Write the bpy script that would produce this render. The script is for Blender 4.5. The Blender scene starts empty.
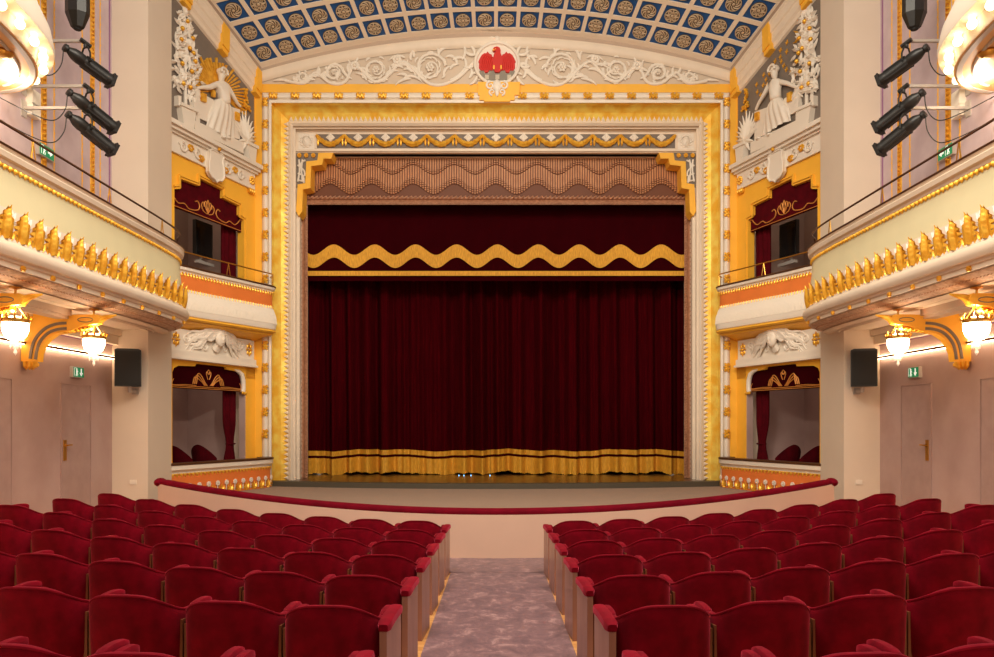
import bpy, math, random
from math import pi, sin, cos, sqrt, atan2
from mathutils import Matrix, Vector
random.seed(7)
F = 738.0; VX = 496.0; VY = 422.0; EYE = 1.9
scene = bpy.context.scene
COL = scene.collection
# ------------------------------------------------------------------ helpers
def lin(c):
    return tuple(((v/255)/12.92 if v/255 <= .04045 else ((v/255+.055)/1.055)**2.4) for v in c)
def H(h): return EYE + h                       # height relative to eye level
MATS = {}
def mat(name, rgb, rough=.6, metal=0, nscale=0, namt=.15, bump=0, sheen=0, emit=0, rgb2=None, coat=0, stretch=None, spec=.5, bscale=None):
    if name in MATS: return MATS[name]
    m = bpy.data.materials.new(name); m.use_nodes = True
    nt = m.node_tree; b = nt.nodes['Principled BSDF']
    c = lin(rgb)
    b.inputs['Base Color'].default_value = (*c, 1)
    b.inputs['Roughness'].default_value = rough; b.inputs['Metallic'].default_value = metal
    b.inputs['Specular IOR Level'].default_value = spec
    if coat: b.inputs['Coat Weight'].default_value = coat; b.inputs['Coat Roughness'].default_value = .15
    if sheen:
        b.inputs['Sheen Weight'].default_value = sheen; b.inputs['Sheen Roughness'].default_value = .35
        b.inputs['Sheen Tint'].default_value = (1, .12, .2, 1)
    if emit:
        b.inputs['Emission Color'].default_value = (*c, 1); b.inputs['Emission Strength'].default_value = emit
    if nscale:
        tc = nt.nodes.new('ShaderNodeTexCoord'); mp = nt.nodes.new('ShaderNodeMapping')
        if stretch: mp.inputs['Scale'].default_value = stretch
        nt.links.new(tc.outputs['Object'], mp.inputs['Vector'])
        n = nt.nodes.new('ShaderNodeTexNoise'); n.inputs['Scale'].default_value = nscale; n.inputs['Detail'].default_value = 6
        nt.links.new(mp.outputs['Vector'], n.inputs['Vector'])
        r = nt.nodes.new('ShaderNodeValToRGB'); r.color_ramp.elements[0].position = .35; r.color_ramp.elements[1].position = .65
        c2 = lin(rgb2) if rgb2 else tuple(v*(1-namt) for v in c)
        r.color_ramp.elements[0].color = (*c2, 1); r.color_ramp.elements[1].color = (*c, 1)
        nt.links.new(n.outputs['Fac'], r.inputs['Fac']); nt.links.new(r.outputs['Color'], b.inputs['Base Color'])
        if bump:
            n2 = n
            if bscale:
                n2 = nt.nodes.new('ShaderNodeTexNoise'); n2.inputs['Scale'].default_value = bscale
                nt.links.new(mp.outputs['Vector'], n2.inputs['Vector'])
            bp = nt.nodes.new('ShaderNodeBump'); bp.inputs['Strength'].default_value = bump; bp.inputs['Distance'].default_value = .02
            nt.links.new(n2.outputs['Fac'], bp.inputs['Height']); nt.links.new(bp.outputs['Normal'], b.inputs['Normal'])
    MATS[name] = m; return m
CREAM = mat('cream plaster', (240, 222, 200), .55, nscale=2.5, namt=.06)
CREAMG = mat('pale green cream paint', (236, 226, 184), .5, nscale=2, namt=.05)
WHITE = mat('white relief plaster', (240, 228, 212), .5)
YEL = mat('yellow paint', (255, 190, 60), .5, nscale=3, namt=.06)
ORA = mat('orange paint', (240, 130, 58), .55, nscale=3, namt=.08)
GOLD = mat('gold leaf', (255, 200, 72), .36, metal=.42, nscale=12, rgb2=(226, 156, 36), bump=.2)
GOLDC = mat('brushed gold cove', (255, 226, 108), .42, metal=.25, nscale=5.0, rgb2=(244, 186, 56), bump=.5)
GOLDF = mat('gold fabric', (244, 182, 54), .7, nscale=30, rgb2=(206, 142, 34), stretch=(3, 3, .3))
BRASS = mat('brass', (214, 160, 70), .3, metal=.85)
BRONZE = mat('dark bronze rail', (88, 52, 28), .4, metal=.3)
MAUVE = mat('mauve plaster wall', (192, 164, 158), .6, nscale=1.3, rgb2=(176, 146, 138), bump=.1)
MAUVEP = mat('mauve wallpaper', (206, 186, 190), .6, nscale=3, rgb2=(192, 170, 176))
MAUVED = mat('mauve door', (184, 156, 150), .5, nscale=4, rgb2=(174, 146, 140))
PILLAR = mat('pale pillar paint', (228, 210, 190), .6, nscale=1.5, namt=.04)
PURP = mat('purple line', (150, 105, 140), .6)
GREY = mat('grey paint', (128, 116, 106), .6, nscale=4, namt=.1)
GREYL = mat('soft grey paint', (196, 182, 168), .6)  # plain pale grey of the bulb rim and soffit ring
TAUPE = mat('taupe paint', (190, 166, 146), .6)
TYMP = mat('tympanum ground', (216, 196, 174), .6)
BLUE = mat('blue coffer paint', (26, 84, 150), .6, nscale=6, namt=.15)
RIB = mat('coffer rib paint', (242, 224, 202), .6)
ROSL = mat('rosette ochre', (200, 176, 146), .55)
ROSD = mat('rosette dark', (84, 68, 52), .7)
WOODG = mat('grille wood', (214, 150, 100), .5, nscale=8, rgb2=(188, 122, 76), stretch=(4, 4, .5))
WOODF = mat('carved wood frame', (196, 142, 108), .5, nscale=14, rgb2=(166, 112, 82))
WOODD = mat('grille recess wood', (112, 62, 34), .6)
CURT = mat('curtain velvet', (70, 1, 8), .95, nscale=5, rgb2=(56, 0, 6), stretch=(6, 6, .3), spec=.04)
VAL = mat('valance velvet', (52, 1, 7), .95, nscale=2, rgb2=(48, 1, 6), spec=.04)
DRAPE = mat('box drape velvet', (84, 3, 16), .9, nscale=6, rgb2=(68, 2, 12), spec=.1)
SEATM = mat('red seat velvet', (134, 1, 28), .85, nscale=9, rgb2=(104, 0, 18), sheen=.6, spec=.12)
RAILM = mat('crimson rail velvet', (122, 3, 30), .85, nscale=5, rgb2=(106, 2, 24), sheen=.3, spec=.12)
BLACK = mat('black metal', (30, 27, 25), .42, nscale=20, namt=.2)
BLACKM = mat('speaker grille black', (22, 20, 19), .7)
DARK = mat('dark void', (14, 8, 8), .9)
SCREEN = mat('monitor screen', (26, 24, 24), .15)
PWOOD = mat('seat panel wood', (148, 92, 62), .35, nscale=9, rgb2=(118, 68, 42), stretch=(1, 1, .2))
PSIDE = mat('seat end panel lit tone', (172, 122, 104), .35, nscale=7, rgb2=(152, 102, 84), stretch=(1, 1, .2), coat=.3)  # paler than the panel wood: light on the aisle face put into the colour
STAGEF = mat('dark stage boards', (92, 60, 30), .3, nscale=3, rgb2=(70, 44, 20), stretch=(8, .4, 1), coat=.3)
CURB = mat('stage edge dark', (84, 76, 62), .6)
PITF = mat('taupe pit cover', (176, 150, 132), .85, nscale=60, rgb2=(150, 126, 110))
PITW = mat('pit wall paint', (230, 192, 170), .6, nscale=1.5, namt=.05)
RED = mat('eagle red', (206, 34, 20), .55)
STONE = mat('shield grey', (140, 130, 116), .6)
STONEL = mat('shield light grey', (200, 186, 164), .6)
GREEN = mat('exit sign green', (20, 140, 90), .5, emit=.35)
SWHITE = mat('exit sign white', (240, 245, 235), .5, emit=.6)
GLOW = mat('glowing crystal', (255, 226, 176), .3, emit=12)
BULB = mat('glowing bulb', (255, 226, 170), .3, emit=9)
LED = mat('warm light strip', (255, 222, 180), .5, emit=13)
BLED = mat('blue marker light', (120, 190, 255), .5, emit=2.5)
GREYM = mat('light grey metal', (190, 180, 172), .45, metal=.2)
BANDM = mat('carved band paint', (222, 192, 166), .7, nscale=20, rgb2=(190, 152, 122))
TANU = mat('tan balcony soffit', (226, 176, 112), .6)
CRYS = mat('crystal drops', (250, 240, 220), .08, spec=.8, emit=.25)
THREAD = mat('gold embroidery', (220, 146, 70), .5, metal=.3)

def floor_mat():
    m = bpy.data.materials.new('oak parquet'); m.use_nodes = True; nt = m.node_tree; b = nt.nodes['Principled BSDF']
    tc = nt.nodes.new('ShaderNodeTexCoord'); br = nt.nodes.new('ShaderNodeTexBrick'); br.inputs['Scale'].default_value = 1
    br.inputs['Brick Width'].default_value = .7; br.inputs['Row Height'].default_value = .09; br.inputs['Mortar Size'].default_value = .002
    br.inputs['Color1'].default_value = (*lin((226, 168, 104)), 1); br.inputs['Color2'].default_value = (*lin((206, 144, 82)), 1)
    br.inputs['Mortar'].default_value = (*lin((130, 84, 44)), 1)
    nt.links.new(tc.outputs['Object'], br.inputs['Vector']); nt.links.new(br.outputs['Color'], b.inputs['Base Color'])
    b.inputs['Roughness'].default_value = .35; return m
PARQ = floor_mat()
def carpet_mat():
    m = bpy.data.materials.new('mottled mauve carpet'); m.use_nodes = True; nt = m.node_tree; b = nt.nodes['Principled BSDF']
    tc = nt.nodes.new('ShaderNodeTexCoord'); mp = nt.nodes.new('ShaderNodeMapping'); mp.inputs['Scale'].default_value = (1, .8, 1)
    n = nt.nodes.new('ShaderNodeTexNoise'); n.inputs['Scale'].default_value = 6.5; n.inputs['Detail'].default_value = 9; n.inputs['Roughness'].default_value = .72
    n.inputs['Distortion'].default_value = .5
    r = nt.nodes.new('ShaderNodeValToRGB'); e = r.color_ramp.elements
    e[0].position = .38; e[0].color = (*lin((98, 62, 72)), 1); e[1].position = .72; e[1].color = (*lin((194, 150, 148)), 1)
    x = r.color_ramp.elements.new(.54); x.color = (*lin((126, 86, 92)), 1)
    nt.links.new(tc.outputs['Object'], mp.inputs['Vector']); nt.links.new(mp.outputs['Vector'], n.inputs['Vector'])
    nt.links.new(n.outputs['Fac'], r.inputs['Fac']); nt.links.new(r.outputs['Color'], b.inputs['Base Color'])
    b.inputs['Roughness'].default_value = .8; b.inputs['Sheen Weight'].default_value = .4; return m
CARPET = carpet_mat()

class G:
    def __init__(s): s.v = []; s.f = []; s.mi = []; s.k = 0
    def face(s, idx): s.f.append(tuple(idx)); s.mi.append(s.k)
    def add(s, o, fn=None):
        n = len(s.v); s.v += [Vector(fn(*p)) if fn else Vector(p) for p in o.v]
        s.f += [tuple(i+n for i in f) for f in o.f]; s.mi += [m if m else s.k for m in o.mi]; return s
    def xf(s, M): s.v = [M @ Vector(p) for p in s.v]; return s
    def map(s, fn): s.v = [Vector(fn(*p)) for p in s.v]; return s
    def box(s, a, b, bev=0):
        x0, y0, z0 = a; x1, y1, z1 = b
        n = len(s.v); s.v += [Vector(p) for p in ((x0,y0,z0),(x1,y0,z0),(x1,y1,z0),(x0,y1,z0),(x0,y0,z1),(x1,y0,z1),(x1,y1,z1),(x0,y1,z1))]
        for q in ((0,3,2,1),(4,5,6,7),(0,1,5,4),(1,2,6,5),(2,3,7,6),(3,0,4,7)): s.face([n+i for i in q])
        return s
    def prism(s, poly, y0, y1):                 # poly in x,z extruded along y
        n = len(s.v); k = len(poly)
        s.v += [Vector((p[0], y0, p[1])) for p in poly] + [Vector((p[0], y1, p[1])) for p in poly]
        s.face(range(n, n+k)); s.face(range(n+2*k-1, n+k-1, -1))
        for i in range(k):
            j = (i+1) % k; s.face((n+i, n+k+i, n+k+j, n+j))
        return s
    def grid(s, nu, nv, fn, closeu=False):
        n = len(s.v); cu = nu if closeu else nu+1
        for j in range(nv+1):
            for i in range(cu): s.v.append(Vector(fn(i/nu, j/nv)))
        for j in range(nv):
            for i in range(nu):
                a = n+j*cu+i; b = n+j*cu+(i+1) % cu; s.face((a, b, b+cu, a+cu))
        return s
    def tube(s, pts, r, n=6, flat=1.0, closed=False):
        pts = [Vector(p) for p in pts]; m = len(pts); base = len(s.v); prev = None
        for i, p in enumerate(pts):
            a = pts[(i-1) % m] if closed else pts[max(i-1, 0)]; b = pts[(i+1) % m] if closed else pts[min(i+1, m-1)]
            t = (b-a); t = t.normalized() if t.length > 1e-9 else Vector((0, 0, 1))
            if prev is None:
                u = t.cross(Vector((0, 1, 0)))
                if u.length < .05: u = t.cross(Vector((1, 0, 0)))
            else: u = prev - t*prev.dot(t)
            u.normalize(); prev = u; w = t.cross(u)
            rr = r[i] if isinstance(r, (list, tuple)) else r
            for k in range(n):
                a_ = 2*pi*k/n; s.v.append(p + u*rr*cos(a_) + w*rr*flat*sin(a_))
        for i in range(m if closed else m-1):
            for k in range(n):
                a = base+i*n+k; b = base+i*n+(k+1) % n; i2 = (i+1) % m
                s.face((a, b, base+i2*n+(k+1) % n, base+i2*n+k))
        if not closed:
            s.face([base+k for k in range(n)][::-1]); s.face([base+(m-1)*n+k for k in range(n)])
        return s
    def lathe(s, prof, c=(0, 0, 0), n=16, rot=None):   # prof (r,z) around z
        base = len(s.v); c = Vector(c)
        for r, z in prof:
            for k in range(n):
                p = Vector((max(r, 1e-4)*cos(2*pi*k/n), max(r, 1e-4)*sin(2*pi*k/n), z))
                s.v.append((rot @ p if rot else p) + c)
        for j in range(len(prof)-1):
            for k in range(n):
                a = base+j*n+k; b = base+j*n+(k+1) % n; s.face((a, b, b+n, a+n))
        s.face([base+k for k in range(n)][::-1]); s.face([base+(len(prof)-1)*n+k for k in range(n)])
        return s
    def ball(s, c, r, n=8, m=6):
        r = (r, r, r) if not isinstance(r, (tuple, list)) else r
        base = len(s.v)
        for j in range(m+1):
            ph = -pi/2 + pi*j/m
            for k in range(n):
                th = 2*pi*k/n; e = max(cos(ph), 1e-3)
                s.v.append(Vector((c[0]+r[0]*e*cos(th), c[1]+r[1]*e*sin(th), c[2]+r[2]*sin(ph))))
        for j in range(m):
            for k in range(n):
                a = base+j*n+k; b = base+j*n+(k+1) % n; s.face((a, b, b+n, a+n))
        return s
ORG = {}
def link(o, parent, org):
    COL.objects.link(o); ORG[o.name] = Vector(org)
    if parent is not None:
        o.parent = parent; o.location = Vector(org) - ORG[parent.name]
    else: o.location = org
    return o
def obj(name, g, m, parent=None, smooth=False, sharp=True, label=None, cat=None, group=None, kind=None):
    vs = g.v
    if parent is not None: org = ORG[parent.name]
    else:
        xs = [p[0] for p in vs]; ys = [p[1] for p in vs]; zs = [p[2] for p in vs]
        org = Vector(((min(xs)+max(xs))/2, (min(ys)+max(ys))/2, min(zs)))
    me = bpy.data.meshes.new(name); me.from_pydata([p-org for p in vs], [], g.f)
    ms = m if isinstance(m, (list, tuple)) else [m]
    for k in ms: me.materials.append(k)
    if len(ms) > 1: me.polygons.foreach_set('material_index', g.mi)
    import bmesh
    bm = bmesh.new(); bm.from_mesh(me); bmesh.ops.recalc_face_normals(bm, faces=bm.faces)
    if smooth:
        for f in bm.faces: f.smooth = True
        if sharp:
            for e in bm.edges:
                if len(e.link_faces) == 2 and e.calc_face_angle(0) > .7: e.smooth = False
    bm.to_mesh(me); bm.free()
    o = bpy.data.objects.new(name, me); link(o, parent, org)
    tag(o, label, cat, group, kind); return o
def tag(o, label=None, cat=None, group=None, kind=None):
    if label: o['label'] = label
    if cat: o['category'] = cat
    if group: o['group'] = group
    if kind: o['kind'] = kind
    return o
def thing(name, loc, label, cat, group=None, rz=0):
    o = bpy.data.objects.new(name, None); o.empty_display_size = .1; link(o, None, loc); o.rotation_euler = (0, 0, rz)
    return tag(o, label, cat, group)
def copy_tree(o, parent=None):
    c = o.copy(); COL.objects.link(c); ORG[c.name] = ORG[o.name].copy(); c.parent = parent
    for ch in list(o.children): copy_tree(ch, c)
    return c
def interp(pts, n):                               # catmull-rom
    out = []
    P = [Vector(p) for p in pts]; m = len(P)
    for i in range(m-1):
        p0 = P[max(i-1, 0)]; p1 = P[i]; p2 = P[i+1]; p3 = P[min(i+2, m-1)]
        for k in range(n):
            t = k/n
            out.append(.5*((2*p1)+(p2-p0)*t+(2*p0-5*p1+4*p2-p3)*t*t+(3*p1-p0-3*p2+p3)*t**3))
    out.append(P[-1]); return out
class Path:                                       # plan path (|x|, depth); room side on the left of travel
    def __init__(s, pts, n=6):
        s.p = [Vector(q) for q in (interp(pts, n) if n > 1 else pts)]
        s.L = [0]
        for a, b in zip(s.p, s.p[1:]): s.L.append(s.L[-1]+(b-a).length)
        s.len = s.L[-1]
    def tan(s, i):
        a = s.p[max(i-1, 0)]; b = s.p[min(i+1, len(s.p)-1)]; return (b-a).normalized()
    def at(s, t):
        t = min(max(t, 0), s.len)
        for i in range(len(s.p)-1):
            if s.L[i+1] >= t-1e-9:
                f = (t-s.L[i])/max(s.L[i+1]-s.L[i], 1e-9); p = s.p[i].lerp(s.p[i+1], f)
                tt = s.tan(i).lerp(s.tan(i+1), f).normalized(); return p, tt
    def pos(s, t, w, z, side):
        p, tt = s.at(t); return Vector((side*(p[0]-tt[1]*w), p[1]+tt[0]*w, z))
    def sweep(s, prof, side, close=True, g=None):
        g = g or G(); base = len(g.v); k = len(prof)
        for i, p in enumerate(s.p):
            t = s.tan(i)
            for w, z in prof: g.v.append(Vector((side*(p[0]-t[1]*w), p[1]+t[0]*w, z)))
        for i in range(len(s.p)-1):
            for j in range(k if close else k-1):
                a = base+i*k+j; b = base+i*k+(j+1) % k; g.face((a, b, b+k, a+k))
        if close:
            g.face(range(base, base+k)); g.face(range(base+(len(s.p)-1)*k+k-1, base+(len(s.p)-1)*k-1, -1))
        return g
    def place(s, g, shape, t, w, z, side):        # shape: x along path, y outwards (room), z up
        p, tt = s.at(t)
        for_ = lambda x, y, zz: (side*(p[0]+tt[0]*x-tt[1]*(w+y)), p[1]+tt[1]*x+tt[0]*(w+y), z+zz)
        return g.add(shape, for_)
def leaf(L, W, d=.02, serr=0, nu=6, nv=12, bend=0):
    """upright leaf: x across, z along, y outwards; closed body"""
    g = G()
    def pt(u, v, back):
        x = (u-.5)*2; wd = W*.5*(sin(pi*min(1, .06+v*.94)**.75))**.8 if v < 1 else 0
        if serr: wd *= 1-.3*(.5-.5*cos(2*pi*serr*v))
        xa = abs(x)*wd/max(W*.5, 1e-6)
        y = 0 if back else d*(1-(xa if serr else abs(x))**1.5)*(.35+.65*sin(pi*min(v+.1, 1))) + .25*d*(1-abs(x))*(1 if abs(x) < .2 else 0)
        if serr and not back: y += .2*d*cos(3*pi*xa)
        return (x*wd, y + bend*v*v, v*L + (.06*L*(1-abs(x)) if serr else 0))
    g.grid(nu, nv, lambda u, v: pt(u, v, False)); g.grid(nu, nv, lambda u, v: pt(u, v, True)); return g
def flower(r, d=.02, n=6):
    g = G()
    for k in range(n):
        a = 2*pi*k/n; g.ball((r*.6*cos(a), d*.5, r*.6*sin(a)), (r*.36, d, r*.36), 6, 4)
    g.ball((0, d, 0), (r*.3, d, r*.3), 6, 4); return g
# splayed wall frame ---------------------------------------------------
D0 = 15.6; W0 = 5.09; SL = .333; NL = sqrt(1+SL*SL)
def S(px, py, w=0, side=-1):                      # a point on the splayed stage-side wall, w metres proud of it
    d = (W0+SL*D0)/((VX-px)/F+SL); X = W0+SL*(D0-d); z = EYE+(VY-py)*d/F
    return Vector((side*(X-w/NL), d-w*SL/NL, z))
def SD(d, h, w=0, side=-1):
    X = W0+SL*(D0-d); return Vector((side*(X-w/NL), d-w*SL/NL, H(h)))
def sprism(g, pts, w0, w1, side):                 # pts in (d,h) on the splayed wall
    b = len(g.v); k = len(pts)
    for w in (w0, w1): g.v += [SD(d, h, w, side) for d, h in pts]
    g.face(range(b, b+k)); g.face(range(b+2*k-1, b+k-1, -1))
    for i in range(k): j = (i+1) % k; g.face((b+i, b+k+i, b+k+j, b+j))
    return g
def spprism(g, pts, w0, w1, side):                # pts in pixels on the splayed wall
    b = len(g.v); k = len(pts)
    for w in (w0, w1): g.v += [S(x, y, w, side) for x, y in pts]
    g.face(range(b, b+k)); g.face(range(b+2*k-1, b+k-1, -1))
    for i in range(k): j = (i+1) % k; g.face((b+i, b+k+i, b+k+j, b+j))
    return g
def splace(g, shape, d, h, w, side, flip=1):
    c = SD(d, h, w, side); tx = Vector((side*-SL, 1, 0)).normalized(); nn = Vector((-side, -SL, 0)).normalized()
    return g.add(shape, lambda x, y, z: c+tx*x*flip+nn*y+Vector((0, 0, z)))
SN = {-1: 'left', 1: 'right'}
# ------------------------------------------------------------------ floor and seats
def zf(x, y): return .33-.035*y+.012*min(abs(x), 6.3)**2
g = G(); g.grid(32, 24, lambda u, v: ((-6.4+12.8*u), 1.2+12.6*v, zf(-6.4+12.8*u, 1.2+12.6*v)))
obj('floor', g, PARQ, kind='structure')
# carpet: aisle runner and cross strip
RW = Path([(0, 10.4), (1.3, 10.46), (2.6, 10.64), (3.9, 10.94), (5.2, 11.37)], 4)
g = G()
g.grid(8, 40, lambda u, v: ((-.585+1.17*u)+.02, 1.5+8.0*v, zf(0, 1.5+8.0*v)+.012))
def cross(u, v):
    x = -5.3+10.6*u; y0 = 9.22+x*x/36; y1 = 10.4+x*x/23.5; y = y0+(y1-y0)*v; return (x, y, zf(x, y)+.014)
g.grid(40, 6, cross)
obj('carpet', g, CARPET, label='mottled mauve carpet running down the aisle and along the pit wall', cat='carpet')

def make_seat():
    t = thing('theatre_seat', (0, 0, 0), 'seat', 'seat', 'red velvet seats of the stalls')
    def plan(f):
        c, s_ = cos(f), sin(f)
        x = .256*math.copysign(abs(s_)**.52, s_); return (x, .03+.235*(1-abs(c)**.52)+.035*(x/.256)**2)
    def topz(f):
        x = abs(plan(f)[0])/.256; fw = (plan(f)[1]-.03)/.27
        return .706-.115*x**3.6-.01*fw
    def tub(u, v):
        f = -pi/2+pi*u; th = 2*pi*v; fw = (plan(f)[1]-.03)/.27; zt = topz(f); zb_ = .22+.24*fw**1.5
        d = .01; p0 = Vector(plan(max(-pi/2, f-d))); p1 = Vector(plan(min(pi/2, f+d))); t_ = (p1-p0).normalized(); n_ = Vector((t_[1], -t_[0]))
        c, s_ = cos(th), sin(th); hh = (zt-zb_)/2; w_ = .03*math.copysign(abs(c)**.45, c); zo = hh*math.copysign(abs(s_)**.22, s_)
        z = zb_+hh+zo; p = Vector(plan(f))+n_*w_; return (p[0], p[1]-.10*(z-.25)*(1-fw), z)
    g = G(); g.grid(56, 20, tub)
    for e_ in (0, 56): g.face([e_+j*57 for j in range(20)])
    obj('backrest', g, SEATM, t, smooth=True, sharp=False)
    g = G(); pts = []
    for i in range(37):
        f = -pi/2*.96+pi*.96*i/36; fw = (plan(f)[1]-.03)/.27; z = topz(f)+.001
        d = .01; p0 = Vector(plan(f-d)); p1 = Vector(plan(f+d)); t_ = (p1-p0).normalized(); p = Vector(plan(f))+Vector((t_[1], -t_[0]))*.022
        pts.append((p[0], p[1]-.10*(z-.25)*(1-fw), z-.004))
    g.tube(pts, .007, 6); obj('piping', g, SEATM, t, smooth=True)
    g = G()
    def cush(u, v):
        th = 2*pi*v; c, s_ = cos(th), sin(th); a = -1+2*u; e = .4; k = (1-abs(a)**8*.35)
        return (a*.215, .22+.05*math.copysign(abs(c)**e, c)*k-.06*(math.copysign(abs(s_)**e, s_)), .42+.17*math.copysign(abs(s_)**e, s_)*k)
    g.grid(10, 16, cush); [g.face([n0+j*11 for j in range(16)]) for n0 in (0, 10)]
    obj('seat_cushion', g, SEATM, t, smooth=True, sharp=False)
    for sx in (-1, 1):
        x = sx*.27
        g = G(); g.box((x-.012, .115, 0), (x+.012, .46, .54)); obj('side_panel', g, PWOOD, t)
        g = G(); x = sx*.258
        def pad(u, v):
            th = 2*pi*u; c, s_ = cos(th), sin(th); k = .75 if v in (0, 1) else 1
            return (x+.027*math.copysign(abs(c)**.5, c)*k, .27+.21*v, .562+.01*sin(pi*v)+.03*math.copysign(abs(s_)**.5, s_)*k)
        g.grid(12, 8, pad, True); g.face(range(12)); g.face(range(96, 108))
        obj('armrest', g, SEATM, t, smooth=True)
    g = G(); g.box((-.24, .11, .0), (-.2, .2, .3)); g.box((.2, .11, 0), (.24, .2, .3)); g.box((-.24, .13, .25), (.24, .17, .29))
    obj('frame', g, BLACK, t)
    return t
seat0 = make_seat()
def make_cap():
    g = G()
    def pad(u, v):
        th = 2*pi*u; c, s_ = cos(th), sin(th); k = .7 if v in (0, 1) else 1
        return (.038*math.copysign(abs(c)**.5, c)*k, -.22+.46*v, .585+.01*sin(pi*v)+.03*math.copysign(abs(s_)**.5, s_)*k)
    g.grid(12, 10, pad, True); g.face(range(12)); g.face(range(120, 132)); return g
def make_end():
    g = G(); g.box((-.02, .0, -.02), (.02, .46, .555)); return g
rows = [8.7, 7.78, 6.87, 5.94, 4.98, 4.02, 3.0]
ordn = ['first', 'second', 'third', 'fourth', 'fifth', 'sixth', 'seventh', 'eighth', 'ninth']
rowname = ['row nearest the stage', 'second row from the stage', 'third row from the stage', 'fourth row from the stage', 'fifth row from the stage', 'sixth row from the stage', 'row nearest the camera']
used = False; aisle = []
for ri, dr in enumerate(rows):
    R = 18+8.7-dr; n = 8 if ri < 2 else 9
    for side in (-1, 1):
        arc = .61+.325
        for i in range(n):
            th = arc/R; x = R*sin(th); y = dr+R*(1-cos(th))
            px = VX-x*F/y
            if px < -75: break
            o = seat0 if not used else copy_tree(seat0); used = True
            o.location = (side*x+.01, y, zf(x, y)-.004); o.rotation_euler = (0, 0, side*th)
            nm = 'at the aisle' if i == 0 else ordn[i]+' from the aisle'
            o['label'] = f'red velvet theatre seat, {SN[side]} block, {rowname[ri]}, {nm}'
            if i == 0: aisle.append((o, side))
            arc += .578
endp = obj('end_panel', make_end(), PSIDE, None); endmesh = endp.data; bpy.data.objects.remove(endp)
endp = obj('end_armrest', make_cap(), SEATM, None, smooth=True); capmesh = endp.data; bpy.data.objects.remove(endp)
for o, side in aisle:
    for nm_, me_, zz_, lab_ in (('end_panel', endmesh, -.02, 'wooden end panel facing the aisle, coloured in its lit tone'), ('end_armrest', capmesh, .545, None)):
        e = bpy.data.objects.new(nm_, me_); COL.objects.link(e); e.parent = o; e.location = (-side*.305, .25, zz_)
        if lab_: e['label'] = lab_
# ------------------------------------------------------------------ pit wall with velvet rail, pit cover, stage
def railz(x): return H(-1.282)+.013*x*x
pitpts = []
for i in range(61):
    x = -5.22+10.44*i/60; pitpts.append((x, 10.4+x*x/27.5))
t = thing('orchestra_pit_barrier', (0, 10.4, zf(0, 10.4)), 'pale curved pit wall topped by a crimson velvet rail before the stage', 'barrier')
g = G()
def pw(u, v):
    i = int(round(u*60)); x, y = pitpts[i]; zt = railz(x)-.03; zb = zf(x, y)-.02
    c = [(0, zb), (0, zt), (.16, zt), (.16, zb)][int(round(v*4)) % 4]
    return (x, y+c[0], c[1])
g.grid(60, 4, pw); g.face([0, 61, 122, 183]); g.face([60, 121, 182, 243]); obj('pit_wall', g, PITW, t)
g = G(); g.tube([(x*1.004, y+.07, railz(x)) for x, y in pitpts], [.03]+[.062]*59+[.03], 10, .95)
for s_ in (-1, 1):
    x, y = pitpts[0 if s_ < 0 else 60]; g.ball((x, y+.09, railz(x)-.01), (.085, .14, .07), 10, 6)
obj('velvet_rail', g, RAILM, t, smooth=True)
# pit cover
g = G(); ZP = H(-1.35)
g.grid(40, 4, lambda u, v: ((-5.3+10.6*u), (10.5+(5.3-10.6*u)**2/27.5)*(1-v)+15.7*v, ZP)); obj('floor', g, PITF, kind='structure')
# stage
ZS = H(-1.25)
def edge(x): return 15.62-.74*max(0, 1-(x/5.1)**2)
g = G(); g.grid(40, 3, lambda u, v: ((-5.1+10.2*u), edge(-5.1+10.2*u)*(1-v)+19.5*v, ZS)); obj('floor', g, STAGEF, kind='structure')
g = G()
g.grid(40, 3, lambda u, v: ((-5.1+10.2*u), edge(-5.1+10.2*u)+[-.02, -.02, .12, .12][int(round(v*3))], [ZP, ZS+.005, ZS+.012, ZP][int(round(v*3))]))
obj('trim_stage_edge', g, CURB, kind='structure')
# small blue marker lights on the boards
for k, px in enumerate((459, 464, 471, 490)):
    x = (px-VX)*17.2/F; g = G(); g.lathe([(.008, 0), (.013, .006), (.01, .02), (.003, .024)], (x, 17.15, ZS), 8)
    obj('marker_light', g, BLED, label=['leftmost tiny blue marker light on the stage boards under the gold fringe', 'second tiny blue marker light from the left under the gold fringe', 'third tiny blue marker light from the left under the gold fringe', 'rightmost and largest blue marker light, below the curtain split'][k], cat='marker light', group='blue lights along the curtain hem')
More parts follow.
